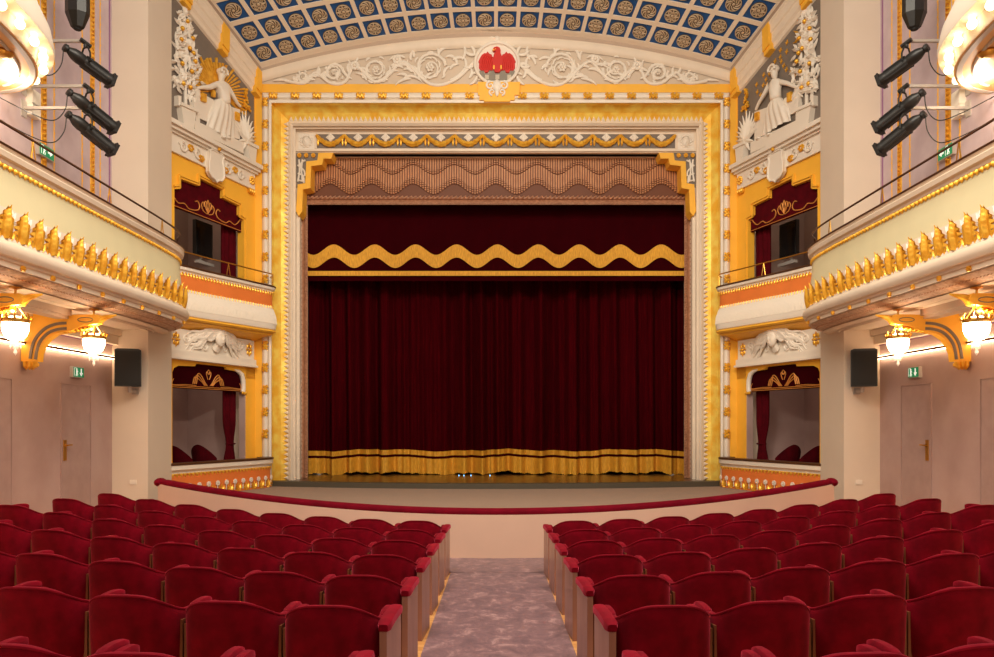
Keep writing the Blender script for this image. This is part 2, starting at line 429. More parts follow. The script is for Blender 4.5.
# ------------------------------------------------------------------ curtain and valance
DC = 17.55
fold = [(random.uniform(4, 26), random.uniform(0, 6.28), random.uniform(.4, 1)) for _ in range(9)]
def dispc(x, z):
    q = (z-ZS)/5; a = 0
    for f_, p_, w_ in fold: a += w_*sin(f_*x*(1+.0*q)+p_+.5*sin(q*2+f_))
    a = a*.035+.11*sin(12.2*x+1.9*sin(1.9*x+q*.5))+.03*sin(31*x+q+2*sin(3*x))
    return a*(.85+.3*(1-q))
splitx = (490.2-VX)*DC/F
for side, x0, x1, lab in ((-1, -4.75, splitx-.004, 'left half of the dark red velvet stage curtain with gold fringed hem'), (1, splitx+.004, 4.75, 'right half of the dark red velvet stage curtain with gold fringed hem')):
    t = thing('stage_curtain', ((x0+x1)/2, DC, ZS), lab, 'curtain', 'main stage curtain')
    def band(z0, z1, off, nu=420, nv=6, rag=0):
        g = G()
        def p(u, v, back):
            x = x0+(x1-x0)*u; z = z0+(z1-z0)*v
            if rag and v == 0: z += .02*sin(x*7+sin(x*19))+.014*abs(sin(x*60))
            zz = z+.022*sin(x*2.1+1)+.012*sin(x*5.3)
            return (x, DC-dispc(x, z)-off+back, zz)
        g.grid(nu, nv, lambda u, v: p(u, v, 0)); return g
    obj('velvet_panel', band(ZS+.17, 7.6, 0, nv=14), CURT, t, smooth=True, sharp=False)
    zz = lambda py: EYE+(VY-py)*DC/F
    obj('gold_braid', band(zz(455.0), zz(450.2), .012, nv=1), GOLDF, t, smooth=True, sharp=False)
    obj('fringe', band(ZS+.025, zz(457.5), .016, nv=3, rag=1), GOLDF, t, smooth=True, sharp=False)
    for k in range(26):
        pass
DV = 16.9
t = thing('valance', (0, DV, EYE+(VY-281)*DV/F), 'flat dark red stage valance with a wavy gold band and straight gold stripe', 'valance')
zv = lambda py: EYE+(VY-py)*DV/F
g = G()
g.grid(160, 3, lambda u, v: (-4.5+9*u, DV-.012*sin(u*55)-.008*sin(u*131), zv(281)+(zv(195)-zv(281))*v)); obj('velvet_panel', g, VAL, t, smooth=True)
xw = lambda px: (px-VX)*DV/F
g = G(); n = 200; up = []; dn = []
for i in range(n+1):
    px = 300+392*i/n; c = cos((px-497.5)/40.85*2*pi)
    up.append((xw(px), zv(250-5.2*c))); dn.append((xw(px), zv(263-5.2*c)))
b = len(g.v)
for a, c in zip(up, dn):
    for y in (-.035, -.015): g.v += [Vector((a[0], DV+y, a[1])), Vector((c[0], DV+y, c[1]))]
for i in range(n):
    q = b+4*i; g.face((q, q+1, q+5, q+4)); g.face((q+2, q+6, q+7, q+3)); g.face((q, q+4, q+6, q+2)); g.face((q+1, q+3, q+7, q+5))
obj('wave_band', g, GOLDF, t)
g = G(); g.box((xw(300), DV-.035, zv(276)), (xw(692), DV-.015, zv(271.3))); obj('gold_stripe', g, GOLDF, t)
g = G(); g.box((-4.6, 19.4, ZS), (4.6, 19.5, 9.2)); g.box((-4.9, 16.5, 9.2), (4.9, 19.5, 9.3)); obj('wall_back', g, DARK, kind='structure')
# ------------------------------------------------------------------ proscenium frame
DI = 16.1
x0f = lambda px, d: (px-VX)*d/F
zfp = lambda py, d: EYE+(VY-py)*d/F
pr = thing('proscenium_frame', (0, D0, ZP), 'monumental cream, yellow and gold proscenium frame around the stage', 'proscenium arch')
def ring(hw0, top0, d0, hw1, top1, d1, base=None, g=None):   # three sided band from outer (0) to inner (1)
    g = g or G(); z0 = ZP-.0 if base is None else base; n = len(g.v)
    for hw, top, d in ((hw0, top0, d0), (hw1, top1, d1)):
        g.v += [Vector((-hw, d, z0)), Vector((-hw, d, top)), Vector((hw, d, top)), Vector((hw, d, z0))]
    for i in range(3): g.face((n+i, n+i+1, n+i+5, n+i+4))
    return g
def rp(px, py, d): return (VX-px)*d/F, EYE+(VY-py)*d/F
def ringpx(a, b, g=None): # a,b = (px,py,d)
    h0, t0 = rp(*a); h1, t1 = rp(*b); return ring(h0, t0, a[2], h1, t1, b[2], None, g)
g = ringpx((253, 84, D0), (262, 92.5, D0)); ringpx((262, 92.5, D0), (262, 92.5, D0+.1), g); obj('yellow_border', g, YEL, pr)
g = ringpx((262, 92.5, D0+.02), (262.6, 93, D0-.02)); ringpx((262.6, 93, D0-.02), (264.5, 95, D0-.055), g); ringpx((264.5, 95, D0-.055), (267, 97.5, D0-.05), g); ringpx((267, 97.5, D0-.05), (268.2, 99, D0), g)
ringpx((268.2, 99, D0), (269, 100, D0-.06), g); ringpx((269, 100, D0-.06), (271.3, 102.7, D0-.05), g); ringpx((271.3, 102.7, D0-.05), (271.8, 103.2, D0+.04), g); obj('bead_moulding', g, WHITE, pr, smooth=True)
g = ringpx((271.8, 103.2, D0+.03), (274, 105.5, D0+.12)); ringpx((274, 105.5, D0+.12), (281, 113, D0+.26), g); ringpx((281, 113, D0+.26), (289, 121, D0+.34), g)
obj('gold_cove', g, GOLDC, pr, smooth=True)
# leaf moulding with teeth
g = G(); dl = D0+.28
hA, tA = rp(288.6, 121.6, dl); hB, tB = rp(284.6, 116.2, dl)
zb = ZS; pitch = .1
def teeth(p0, p1, inn, out):
    L = (p1-p0).length; n = int(L/pitch); e = (p1-p0)/n
    for i in range(n):
        a = p0+e*i; b = p0+e*(i+1); m = (a+b)/2
        k = len(g.v); g.v += [a, b, m+out, a+Vector((0, .05, 0)), b+Vector((0, .05, 0)), m+out+Vector((0, .05, 0)), m+out*.25+Vector((0, -.018, 0))]
        g.face((k, k+1, k+6)); g.face((k+1, k+2, k+6)); g.face((k+2, k, k+6)); g.face((k, k+3, k+5, k+2)); g.face((k+1, k+2, k+5, k+4))
w_ = hA-hB
for s_ in (-1, 1): teeth(Vector((-s_*hA, dl, zb)), Vector((-s_*hA, dl, tA)), 0, Vector((-s_*abs(w_)*1.25, 0, 0)))
for s_ in (1,): teeth(Vector((-hA, dl, tA)), Vector((hA, dl, tA)), 0, Vector((0, 0, tB-tA if tB > tA else tA-tB)))
obj('leaf_moulding', g, CREAM, pr)
g = ringpx((288.8, 121.4, dl+.03), (288.8, 121.4, dl-.02)); ringpx((288.8, 121.4, dl-.02), (290.5, 123, dl-.05), g); ringpx((290.5, 123, dl-.05), (293, 126, dl-.0), g); ringpx((293, 126, dl), (293.2, 126.2, dl+.08), g)
ringpx((293.2, 126.2, dl+.08), (295.6, 128.8, dl+.08), g); ringpx((295.6, 128.8, dl+.08), (296.2, 129.5, DI), g); obj('inner_moulding', g, CREAM, pr, smooth=True)
# frieze panel above the opening, cream jambs
g = G()
X_, Z_ = rp(296.2, 129.5, DI); _, Zb = rp(296, 152.5, DI)
g.box((-X_, DI, Zb), (X_, DI+.25, Z_)); xi = rp(299.5, 0, DI)[0]
for s_ in (-1, 1): g.box((s_*X_, DI+.012, ZS), (s_*xi, DI+.12, Zb))
_, za = rp(0, 131, DI); _, zc = rp(0, 134.5, DI); _, zd = rp(0, 148.8, DI); _, ze = rp(0, 151.3, DI)
g.box((-X_, DI-.03, za), (X_, DI, za+.02)); g.box((-X_, DI-.04, ze-.01), (X_, DI, ze+.03))
xp = rp(317, 0, DI)[0]; xq = rp(315.2, 0, DI)[0]
for s_ in (-1, 1): g.box((s_*xp, DI-.02, zd), (s_*xq, DI, zc))
g.box((-xp, DI-.02, zc), (xp, DI, zc+.03)); g.box((-xp, DI-.02, zd-.03), (xp, DI, zd)); obj('frieze', g, CREAM, pr)
g = G(); g.box((-xp, DI-.006, zd), (xp, DI, zc)); obj('frieze_field', g, GREY, pr)
# garlands
N = 13; us = 2*xp/N
for k in range(N):
    a = -xp+us*k; pts = []; rr = []
    for i in range(17):
        u = i/16; z = zc-.03-.2*sin(pi*u)**.9; pts.append((a+us*u, DI-.045, z)); rr.append(.034+.03*sin(pi*u)+.009*sin(i*2.7))
    g = G(); g.tube(pts, rr, 7)
    obj('garland', g, GOLD, pr, smooth=True)
    g = G()
    c = (a+us/2, DI-.02, zc-.075)
    g.prism([(c[0]-.1, c[2]), (c[0], c[2]-.095), (c[0]+.1, c[2]), (c[0], c[2]+.095)], c[1]-.015, c[1]+.01)
    for ang in range(8): g.ball((c[0]+.045*cos(ang*pi/4), c[1]-.015, c[2]+.045*sin(ang*pi/4)), (.026, .02, .026), 6, 4)
    g.ball(c, (.035, .04, .035), 6, 4); obj('lozenge_rosette', g, WHITE, pr, smooth=True)
    for e in ((.035,) if k == 0 else (-.035, .035)):
        g = G(); g.lathe([(.008, 0), (.024, -.05), (.016, -.09), (.03, -.14), (.018, -.19), (.003, -.22)], (a+e, DI-.045, zc-.05), 7); obj('tassel', g, GOLD, pr, smooth=True)
# mask reliefs at both ends of the frieze
for s_ in (-1, 1):
    cx = s_*rp(306.3, 0, DI)[0]; cz = (zc+zd)/2; g = G()
    g.box((cx-.17, DI-.012, cz-.17), (cx+.17, DI, cz+.17))
    g.ball((cx, DI-.02, cz-.01), (.085, .05, .115), 12, 8)
    g.ball((cx, DI-.075, cz-.02), (.016, .02, .03), 6, 4); g.ball((cx, DI-.06, cz-.065), (.035, .012, .01), 6, 4)
    for e in (-1, 1):
        g.ball((cx+e*.035, DI-.062, cz+.015), (.018, .01, .01), 6, 4); g.tube([(cx+e*.012, DI-.068, cz+.035), (cx+e*.04, DI-.066, cz+.043), (cx+e*.065, DI-.05, cz+.03)], .006, 5)
        for j in range(5):
            an = .5+j*.55; r_ = .13; g.tube([(cx+e*(r_+.025*cos(q*.8))*sin(an+q*.08), DI-.02, cz+.02+(r_+.025*sin(q*.9))*cos(an+q*.08)) for q in range(7)], .016, 5)
    g.tube([(cx+.09*cos(q/12*pi), DI-.03, cz+.06+.06*sin(q/12*pi)) for q in range(13)], .018, 6)
    obj('mask_relief', g, WHITE, pr, smooth=True)
# gold ribbons on the bead moulding
def ribbon(L=.12, r=.05):
    g = G()
    for k in range(4): g.ball(((k-1.5)*.034+.01*sin(k), -.03+.004*(k % 2), .012*(-1)**k), (.03, .035, .062), 7, 5)
    for k in (-1, 1): g.ball((k*.075, -.02, .03), (.026, .025, .028), 6, 4); g.ball((k*.07, -.02, -.03), (.026, .025, .028), 6, 4)
    return g
rb = ribbon()
hx, hz = rp(265.3, 96, D0)
hx = rp(265.4, 96, D0-.05)[0]; hz = rp(265.4, 96, D0-.05)[1]
proto = obj('gold_ribbon', rb, GOLD, None, smooth=True)
dz = min(p[2] for p in rb.v); dy = (min(p[1] for p in rb.v)+max(p[1] for p in rb.v))/2
proto.data.transform(Matrix.Translation((0, dy, dz)))
rib_list = []
y_ = 103.0
while y_ < 470:
    z = zfp(y_, D0); rib_list += [(-hx, z, 1), (hx, z, 1)]; y_ += 22.05
for k in range(10):
    x = x0f(274+21.75*k, D0); rib_list += [(x, hz, 0), (-x, hz, 0)]
ribs_done = 0
for x, z, v in rib_list:
    if z < zfp(455, D0): continue
    o = proto if ribs_done == 0 else proto.copy()
    if ribs_done: COL.objects.link(o)
    ribs_done += 1
    o.parent = pr; o.location = Vector((x, D0-.045, z))-ORG[pr.name]; o.rotation_euler = (0, pi/2 if v else 0, 0)
# corner brackets
for s_ in (-1, 1):
    pp = [(465,172),(358,174),(350,228),(270,236),(262,395),(207,403),(195,598),(215,634),(240,600),(245,440),(300,430),(305,270),(385,260),(395,215),(452,215)]
    poly = [(s_*rp(270+a/7.3, 0, DI)[0], zfp(130+b_/7.3, DI)) for a, b_ in pp]
    br_ = None
    g = G().prism(poly, DI-.06, DI+.3); cb = obj('corner_bracket', g, YEL, pr)
    g = G(); pp2 = [(192,170),(350,170),(350,232),(264,240),(264,398),(192,420)]
    g.prism([(s_*rp(270+a/7.3, 0, DI)[0], zfp(130+b_/7.3, DI)) for a, b_ in pp2], DI-.01, DI+.1); obj('bracket_panel', g, GREY, cb)
    g = G()
    q = lambda a, b_: (s_*rp(270+a/7.3, 0, DI)[0], DI-.03, zfp(130+b_/7.3, DI))
    for ln in ([(215,220),(218,300),(206,380)], [(240,220),(232,290),(240,380)], [(262,225),(235,240),(222,280)], [(205,260),(250,300),(256,340)], [(206,320),(245,340),(250,390)], [(210,370),(256,380)]):
        g.tube(interp([q(*p) for p in ln], 5), .02, 5)
    obj('white_tracery', g, WHITE, cb, smooth=True)
    for a in (218, 268, 320):
        g = G(); c = q(a, 190); g.add(flower(.055, .03, 7), lambda x, y, z: (c[0]+x, c[1]-y, c[2]+z)); obj('gold_flower', g, YEL, cb, smooth=True)
# wooden grille
DG = 16.45
gr = thing('slatted_grille', (0, DG, zfp(196.5, DG)), 'wooden slatted grille with wavy relief lines above the stage opening', 'grille')
g = G(); n = 160; xL = x0f(299, DG); wS = -2*xL/n
for i in range(n):
    xa = xL+wS*i+wS*.2; xb = xL+wS*(i+1)-wS*.2; px = VX+(xa+xb)/2*F/DG; c = cos((px-(380+275/8.283))/41.3*2*pi)
    yu = 168-4.8*c; yl = 186.5-5.2*c
    segs = [(153.5, yu-2.2, 0), (yu-1.4, yu-.3, .03), (yu+.5, yu+1.6, .03), (yu+2.4, yl-3.4, .0), (yl-2.5, yl-1.3, .03), (yl-.5, yl+.7, .03), (yl+1.5, yl+2.7, .03)]
    for y0_, y1_, dd in segs: g.box((xa, DG-.03-dd, zfp(y1_, DG)), (xb, DG+.01, zfp(y0_, DG)))
obj('slats', g, WOODG, gr)
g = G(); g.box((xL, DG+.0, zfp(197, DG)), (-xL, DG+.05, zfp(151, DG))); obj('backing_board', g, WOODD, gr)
# carved wooden inner frame
DW = 16.5
wf = thing('carved_opening_frame', (0, DW, ZS), 'carved wooden frame edging the curtain opening with rope moulding', 'frame')
g = ringpx((298.5, 197, DW-.05), (299.8, 198.5, DW-.05)); ringpx((299.8, 198.5, DW-.05), (301, 199.6, DW), g); ringpx((301, 199.6, DW), (303.5, 201.5, DW-.02), g); ringpx((303.5, 201.5, DW-.02), (305, 202.5, DW-.08), g)
ringpx((305, 202.5, DW-.08), (307.6, 204.6, DW-.08), g); ringpx((307.6, 204.6, DW-.08), (307.8, 204.8, DW+.2), g)
obj('frame', g, WOODF, wf)
g = G()
hx2, tz2 = rp(300.2, 197.6, DW-.06); hx3, tz3 = rp(306.3, 203.6, DW-.09)
def ropes(h, t_, d, r, pit):
    L = t_-ZS; k = int(L/pit)
    for s_ in (-1, 1):
        for i in range(k): z = ZS+pit*(i+.5); g.tube([(s_*(h-r), d, z-pit*.4), (s_*h, d-r*.8, z), (s_*(h+r), d, z+pit*.4)], r*.55, 5)
    k = int(2*h/pit)
    for i in range(k): x = -h+pit*(i+.5); g.tube([(x-pit*.4, d, t_-r), (x, d-r*.8, t_), (x+pit*.4, d, t_+r)], r*.55, 5)
ropes(hx2, tz2, DW-.06, .032, .1); obj('rope_moulding', g, WOODF, wf, smooth=True)
g = G(); ropes(hx3, tz3, DW-.085, .022, .06); obj('bead_moulding', g, WOODF, wf, smooth=True)
# reveal behind (soffit + sides) so no light gap
g = G()
for s_ in (-1, 1): g.box((s_*4.33, DI+.12, ZS), (s_*4.55, DW+.5, 9.2)); g.box((s_*4.45, DW+.5, ZS), (s_*4.55, 17.2, 9.2)); g.box((s_*4.7, 17.2, ZS), (s_*4.9, 19.5, 9.2)); g.box((s_*4.45, 17.15, ZS), (s_*4.9, 17.25, 9.2))
g.box((-4.6, DI+.1, zfp(152.5, DI)), (4.6, DW+.3, zfp(152.5, DI)+.08)); obj('reveal', g, CREAM, pr)
# ------------------------------------------------------------------ wall above frame: tympanum, pendant
ZT = zfp(84, D0)
def archh(x): return 8.12-.76*(x/5.07)**2          # above eye, outer edge of the arch moulding
g = G(); pts = [(-5.07, ZT)]
pts = [(-5.09, zfp(84, D0)), (5.09, zfp(84, D0))]+[(5.09-10.18*i/40, H(archh(5.09-10.18*i/40))+.3) for i in range(41)]
g.prism(pts, D0+.02, D0+.2); 
for s_ in (-1, 1): g.box((s_*5.0, D0+.06, ZP), (s_*5.6, D0+.3, ZT+.5))
obj('wall_front', g, TYMP, kind='structure')
g = G(); n = 60
def aw(u, v):
    x = -5.08+10.16*u; prof = [(0, -.01), (-.05, 0), (-.07, -.05), (-.05, -.16), (-.02, -.19), (0, -.21)]; q = prof[int(round(v*5))]
    return (x, D0+q[0], H(archh(x))+q[1])
g.grid(n, 5, aw); obj('trim_arch', g, CREAM, smooth=True, kind='structure')
def spiral(g, cx, cz, r, sgn, turns, d, th, a0=0, pfn=None, n=26):
    pts = []; rr = []
    for i in range(n+1):
        u = i/n; a = a0+sgn*u*turns*2*pi; q = r*(1-.86*u); pts.append((cx+q*cos(a), d, cz+q*sin(a))); rr.append(th*(1-.55*u))
    g.tube(pts, rr, 6, .7); return pts
def sleaf(g, x, z, ang, L, W, d, curl=.5):
    pts = []; rr = []
    for i in range(8):
        u = i/7; a = ang+curl*u*u*2; x_ = x+L*u*cos(ang+curl*u); z_ = z+L*u*sin(ang+curl*u); pts.append((x_, d, z_)); rr.append(W*sin(pi*(.12+.86*u))**.8)
    g.tube(pts, rr, 6, .6)
for s_ in (-1, 1):
    t = thing('scroll_relief', (s_*2.5, D0, ZT), f'white plaster acanthus scroll relief {SN[s_]} of the red eagle', 'relief', 'acanthus reliefs above the proscenium')
    X = lambda px: -s_*x0f(px, D0); Z = lambda py: zfp(py, D0); dd = D0-.01
    g = G()
    cs = [(430, 68, 16, 1), (376, 70, 13.5, -1), (334, 73, 9.5, 1), (303, 77, 6, -1)]
    for cx, cz, r, sg in cs:
        r_ = r*D0/F; sg2 = sg*(1 if s_ < 0 else -1)
        sp = spiral(g, X(cx), Z(cz), r_, sg2, 1.6, dd, .035, a0=(pi if s_ > 0 else 0)+random.uniform(-.2, .2))
        for k in range(9):
            a = k*2*pi/9; sleaf(g, X(cx)+r_*.55*cos(a), Z(cz)+r_*.55*sin(a), a+sg2*.9, r_*.48, .022, dd-.005, sg2*.9)
        for k in range(6):
            a = k*2*pi/6+.3; sleaf(g, X(cx)+r_*1.0*cos(a), Z(cz)+r_*.95*sin(a), a+sg2*1.1, r_*.4, .024, dd, sg2*.7)
        g.add(flower(r_*.3, .03, 6), lambda x, y, z, cx=cx, cz=cz: (X(cx)+x, dd-y, Z(cz)+z))
    wv = [(478, 58), (455, 80), (430, 84), (404, 62), (390, 74), (375, 82), (355, 66), (345, 82), (330, 83), (316, 73), (305, 83), (285, 81)]
    g.tube(interp([(X(a_), dd, Z(b_)) for a_, b_ in wv], 6), .034, 6, .7); random.seed(21)
    for k_ in range(46):
        px_ = random.uniform(290, 478); lo_ = VY-(archh((VX-px_)*D0/F)-.27)*F/D0
        py_ = random.uniform(lo_+2, 81); L_ = .2+.1*random.random()
        if any((px_-c_[0])**2+(py_-c_[1])**2 < (c_[2]*.8)**2 for c_ in cs) or lo_ > 77: continue
        a_ = random.uniform(.3, 2.8); sleaf(g, X(px_), Z(py_), a_, min(L_, (81-lo_)*.016), .034, dd, random.choice((-.8, .8)))
    obj('vine', g, WHITE, t, smooth=True)
    g = G()
    for px, py, an, L, cu in ((470, 75, 2.6, .5, -.6), (462, 60, 2.3, .4, .7), (450, 80, 2.9, .5, .5), (405, 58, .6, .4, .8), (404, 78, 2.6, .45, -.8), (400, 64, 1.3, .25, .6), (356, 62, 2.2, .3, .7), (352, 79, .3, .4, -.6), (350, 72, 1.9, .3, .5), (318, 76, 2.2, .22, .6), (315, 80, .2, .3, .3), (288, 80.5, .15, .35, .2), (465, 70, 2.0, .35, .6), (474, 55, 1.9, .25, .8), (411, 79, .1, .4, .5), (388, 80, .2, .35, .5), (478, 80, 2.9, .4, -.3)):
        an2 = an if s_ < 0 else pi-an; sleaf(g, X(px), Z(py), pi-an2 if False else (pi-an if s_ < 0 else an), L*.9, .032, dd-.005, cu if s_ < 0 else -cu)
    for px, py in ((397, 60), (355, 66)): g.add(flower(.11, .03, 8), lambda x, y, z, px=px, py=py: (X(px)+x, dd-y, Z(py)+z))
    obj('leaves', g, WHITE, t, smooth=True)
# eagle crest
ec = thing('eagle_crest', (x0f(497, D0), D0, zfp(84, D0)), 'round relief with a red eagle perched on a grey battlement', 'crest')
X = lambda px: x0f(px, D0); Z = lambda py: zfp(py, D0)
g = G(); cx, cz = X(497), Z(64.5)
g.tube([(cx+.46*cos(a*pi/20), D0-.05, cz+.44*sin(a*pi/20)) for a in range(40)], .035, 8, closed=True)
g.lathe([(.44, 0), (.44, .03)], (cx, D0-.005, cz), 32, Matrix.Rotation(pi/2, 3, 'X'))
for s_ in (-1, 1):
    for a, L, cu in ((2.2, .4, .8), (2.7, .35, .8), (3.2, .3, .9), (3.7, .35, .6), (4.2, .3, -.8)):
        a1 = a if s_ < 0 else pi-a; sleaf(g, cx+.5*cos(a1), cz+.48*sin(a1), a1+(.9 if s_ < 0 else -.9), L*.7, .035, D0-.03, (-cu if s_ < 0 else cu))
    spiral(g, cx+s_*.12, Z(42), .09, -s_, 1.2, D0-.05, .02)
g.ball((cx, D0-.05, Z(40)), (.07, .03, .06), 8, 5); obj('round_frame', g, WHITE, ec, smooth=True)
ex = lambda px: cx+(px-512)/7.646*D0/F; ez = lambda py: Z(30+py/7.646)
g = G(); body = [(512,143),(530,150),(540,170),(538,190),(548,215),(556,250),(552,290),(545,320),(530,338),(500,338),(486,320),(480,290),(476,250),(486,215),(490,195),(505,185),(500,178),(484,180),(478,168),(488,150)]
g.prism([(ex(a), ez(b_)) for a, b_ in body], D0-.1, D0-.02)
obj('eagle_body', g, RED, ec)
for s_ in (-1, 1):
    g = G(); wing = [(480,225),(470,200),(455,195),(440,178),(430,192),(415,190),(395,205),(378,235),(370,255),(376,262),(374,300),(390,322),(412,320),(420,338),(445,335),(452,318),(478,322),(485,280)]
    g.prism([(ex(512+(a-512)*-s_ if s_ > 0 else a), ez(b_)) for a, b_ in wing], D0-.075, D0-.02)
    for k in range(6):
        a0 = 395+k*15; g.tube([(ex(512+(q-512)*(-s_ if s_ > 0 else 1)), D0-.078, ez(w)) for q, w in ((a0+25, 205+k*4), (a0+8, 240), (a0, 280), (a0+3, 315))], .011, 5)
    obj('wing', g, RED, ec)
g = G(); g.prism([(ex(a), ez(b_)) for a, b_ in ((486,165),(476,172),(482,178),(494,172))], D0-.115, D0-.06)
for a in (488, 543): g.box((ex(a-6), D0-.12, ez(318)), (ex(a+6), D0-.07, ez(290)))
g.ball((ex(500), D0-.105, ez(163)), (.012, .008, .012), 6, 4); obj('beak_and_talons', g, YEL, ec)
g = G(); wl = [(376,320),(412,320),(412,340),(452,340),(452,318),(494,318),(494,340),(538,340),(538,318),(576,318),(576,340),(612,340),(612,318),(648,320),(640,350),(610,385),(560,392),(460,392),(415,385),(385,350)]
g.prism([(ex(a), ez(b_)) for a, b_ in wl], D0-.055, D0-.015)
obj('battlement', g, STONE, ec)
g = G()
for a in (420, 500, 590): g.box((ex(a), D0-.062, ez(388)), (ex(a+30), D0-.05, ez(352)))
obj('merlon_light', g, STONEL, ec)
# centre keystone block + pendant scroll
ks = thing('keystone_block', (cx, D0, zfp(103, D0)), 'yellow stepped block with a white scroll pendant below the eagle crest', 'ornament')
g = G(); kk = [(478,84),(520,84),(519,97),(514.5,97),(514.5,102),(510,102),(510,103.5),(484,103.5),(484,102),(479.5,102),(479.5,97),(478,97)]
g.prism([(X(a), Z(b_)) for a, b_ in kk], D0-.1, D0+.05); obj('block', g, YEL, ks)
g = G()
for s_ in (-1, 1):
    spiral(g, cx+s_*.14, Z(88), .09, -s_, 1.3, D0-.12, .026, a0=pi/2); spiral(g, cx+s_*.1, Z(94.5), .07, s_, 1.2, D0-.12, .022, a0=-pi/2)
g.ball((cx, D0-.11, Z(88)), (.09, .04, .13), 8, 6); g.ball((cx, D0-.11, Z(95)), (.045, .035, .08), 8, 6)
obj('scroll_pendant', g, WHITE, ks, smooth=True)
# ------------------------------------------------------------------ coffered ceiling
def CS(c, dd, off=0): return Vector((c*(4.93+.32*dd), D0-dd+off*.3, H(7.456+.36*dd+.752*(1-c*c))+off))
ddr = [.1]
for k in range(5): ddr.append(ddr[-1]+.462*(1.032**k))
g = G(); g.grid(66, 20, lambda u, v: CS(-1+2*u, .02+2.9*v, .022)); ce = obj('ceiling', g, BLUE, kind='structure')
g = G(); NCOL = 22
def ribstrip(c0, c1, d0_, d1_, nu, nv):
    g.grid(nu, nv, lambda u, v: CS(c0+(c1-c0)*u, d0_+(d1_-d0_)*v, 0))
    for cc in (c0, c1): g.grid(1, nv, lambda u, v: CS(cc, d0_+(d1_-d0_)*v, .022*u))
    for q in (d0_, d1_): g.grid(nu, 1, lambda u, v: CS(c0+(c1-c0)*u, q, .022*v))
rwid = .17/NCOL
for k in range(NCOL+1):
    c = -1+2*k/NCOL; ribstrip(max(-1, c-rwid), min(1, c+rwid), .02, 2.9, 1, 6)
ribstrip(-1, 1, .0, .1, 66, 1)
for q in ddr: ribstrip(-1, 1, q-.042, q+.042, 66, 1)
obj('coffer_ribs', g, RIB, ce)
# taupe band + cornice on both sides and front
g = G()
for s_ in (-1, 1):
    def bnd(u, v):
        dd = 3.0*v; a = CS(s_, dd, -.0); X_b = s_*(5.06+.333*dd); zb_ = H(7.36+.38*dd)
        return a.lerp(Vector((X_b, D0-dd, zb_)), u)
    g.grid(3, 10, bnd)
g.grid(60, 2, lambda u, v: CS(-1+2*u, .03, 0).lerp(Vector((-5.07+10.14*u, D0-.04, H(archh(-5.07+10.14*u)))), v))
obj('ceiling_border', g, TAUPE, ce)
for s_ in (-1, 1):
    g = G()
    def cor(u, v):
        dd = 3.0*v; pf = [(.0, -.50), (.05, -.48), (.06, -.40), (.10, -.36), (.10, -.22), (.13, -.2), (.14, -.06), (.17, -.03), (.17, 0), (0, 0)][int(round(u*9))]
        h = 7.36+.385*dd+pf[1]*(1+.03*dd); p = SD(D0-dd, h, pf[0], s_); return p
    g.grid(9, 12, cor); obj('trim_cornice', g, CREAM, kind='structure')
    for k, dd in enumerate((.06, 1.07, 2.05)):
        g = G(); 
        for (w0_, w1_, h0, h1) in ((0, .17, -.44, 0), (.0, .13, -.52, -.44)):
            b = len(g.v)
            for e in (dd-.09 if k else .0, dd+.09):
                for (w, hh) in ((w0_, h0), (w1_, h0), (w1_+.01, h1), (w0_, h1)): g.v.append(SD(D0-e, 7.36+.385*e+hh, w, s_))
            for q in ((0,1,2,3),(7,6,5,4),(0,4,5,1),(1,5,6,2),(2,6,7,3),(3,7,4,0)): g.face([b+i for i in q])
        obj('cornice_block', g, YEL, label=f"yellow block on the {SN[s_]} sloping cornice, {['in the corner by the proscenium', 'midway up beside the ceiling edge', 'highest, beside the pillar'][k]}", cat='cornice block', group='yellow cornice blocks')
# rosettes
def rosA():
    g = G(); g.k = 0; g.lathe([(.15, 0), (.15, .018), (.13, .03)], n=20); g.k = 1
    for k in range(9):
        a = k*2*pi/9; g.tube([((.045+.085*u)*cos(a+1.1*u), (.045+.085*u)*sin(a+1.1*u), .035) for u in (0, .25, .5, .75, 1)], [.012, .017, .02, .018, .01], 5, .7)
    g.tube([(.137*cos(q*pi/10), .137*sin(q*pi/10), .03) for q in range(20)], .01, 5, closed=True)
    g.ball((0, 0, .035), (.03, .03, .02), 8, 4); return g
def rosB():
    g = G(); g.k = 0; g.lathe([(.15, 0), (.15, .018), (.13, .03)], n=20); g.k = 1
    for k in range(4):
        a = k*pi/2+pi/4; c = (.082*cos(a), .082*sin(a))
        g.tube([(c[0]+.034*cos(q*pi/5), c[1]+.034*sin(q*pi/5), .035) for q in range(10)], .011, 5, closed=True); g.ball((*c, .034), (.012, .012, .012), 6, 4)
        a = k*pi/2; g.tube([(.045*cos(a), .045*sin(a), .035), (.085*cos(a), .085*sin(a), .04), (.125*cos(a), .125*sin(a), .033)], [.01, .02, .012], 5)
    g.tube([(.137*cos(q*pi/10), .137*sin(q*pi/10), .03) for q in range(20)], .01, 5, closed=True)
    g.ball((0, 0, .035), (.034, .034, .022), 8, 4); return g
ros = []
for gg in (rosA(), rosB()): ros.append(obj('coffer_rosette', gg, [ROSD, ROSL], None, smooth=True))
for rr in ros: ORG[rr.name] = Vector((0, 0, 0))
cnt = [0, 0]
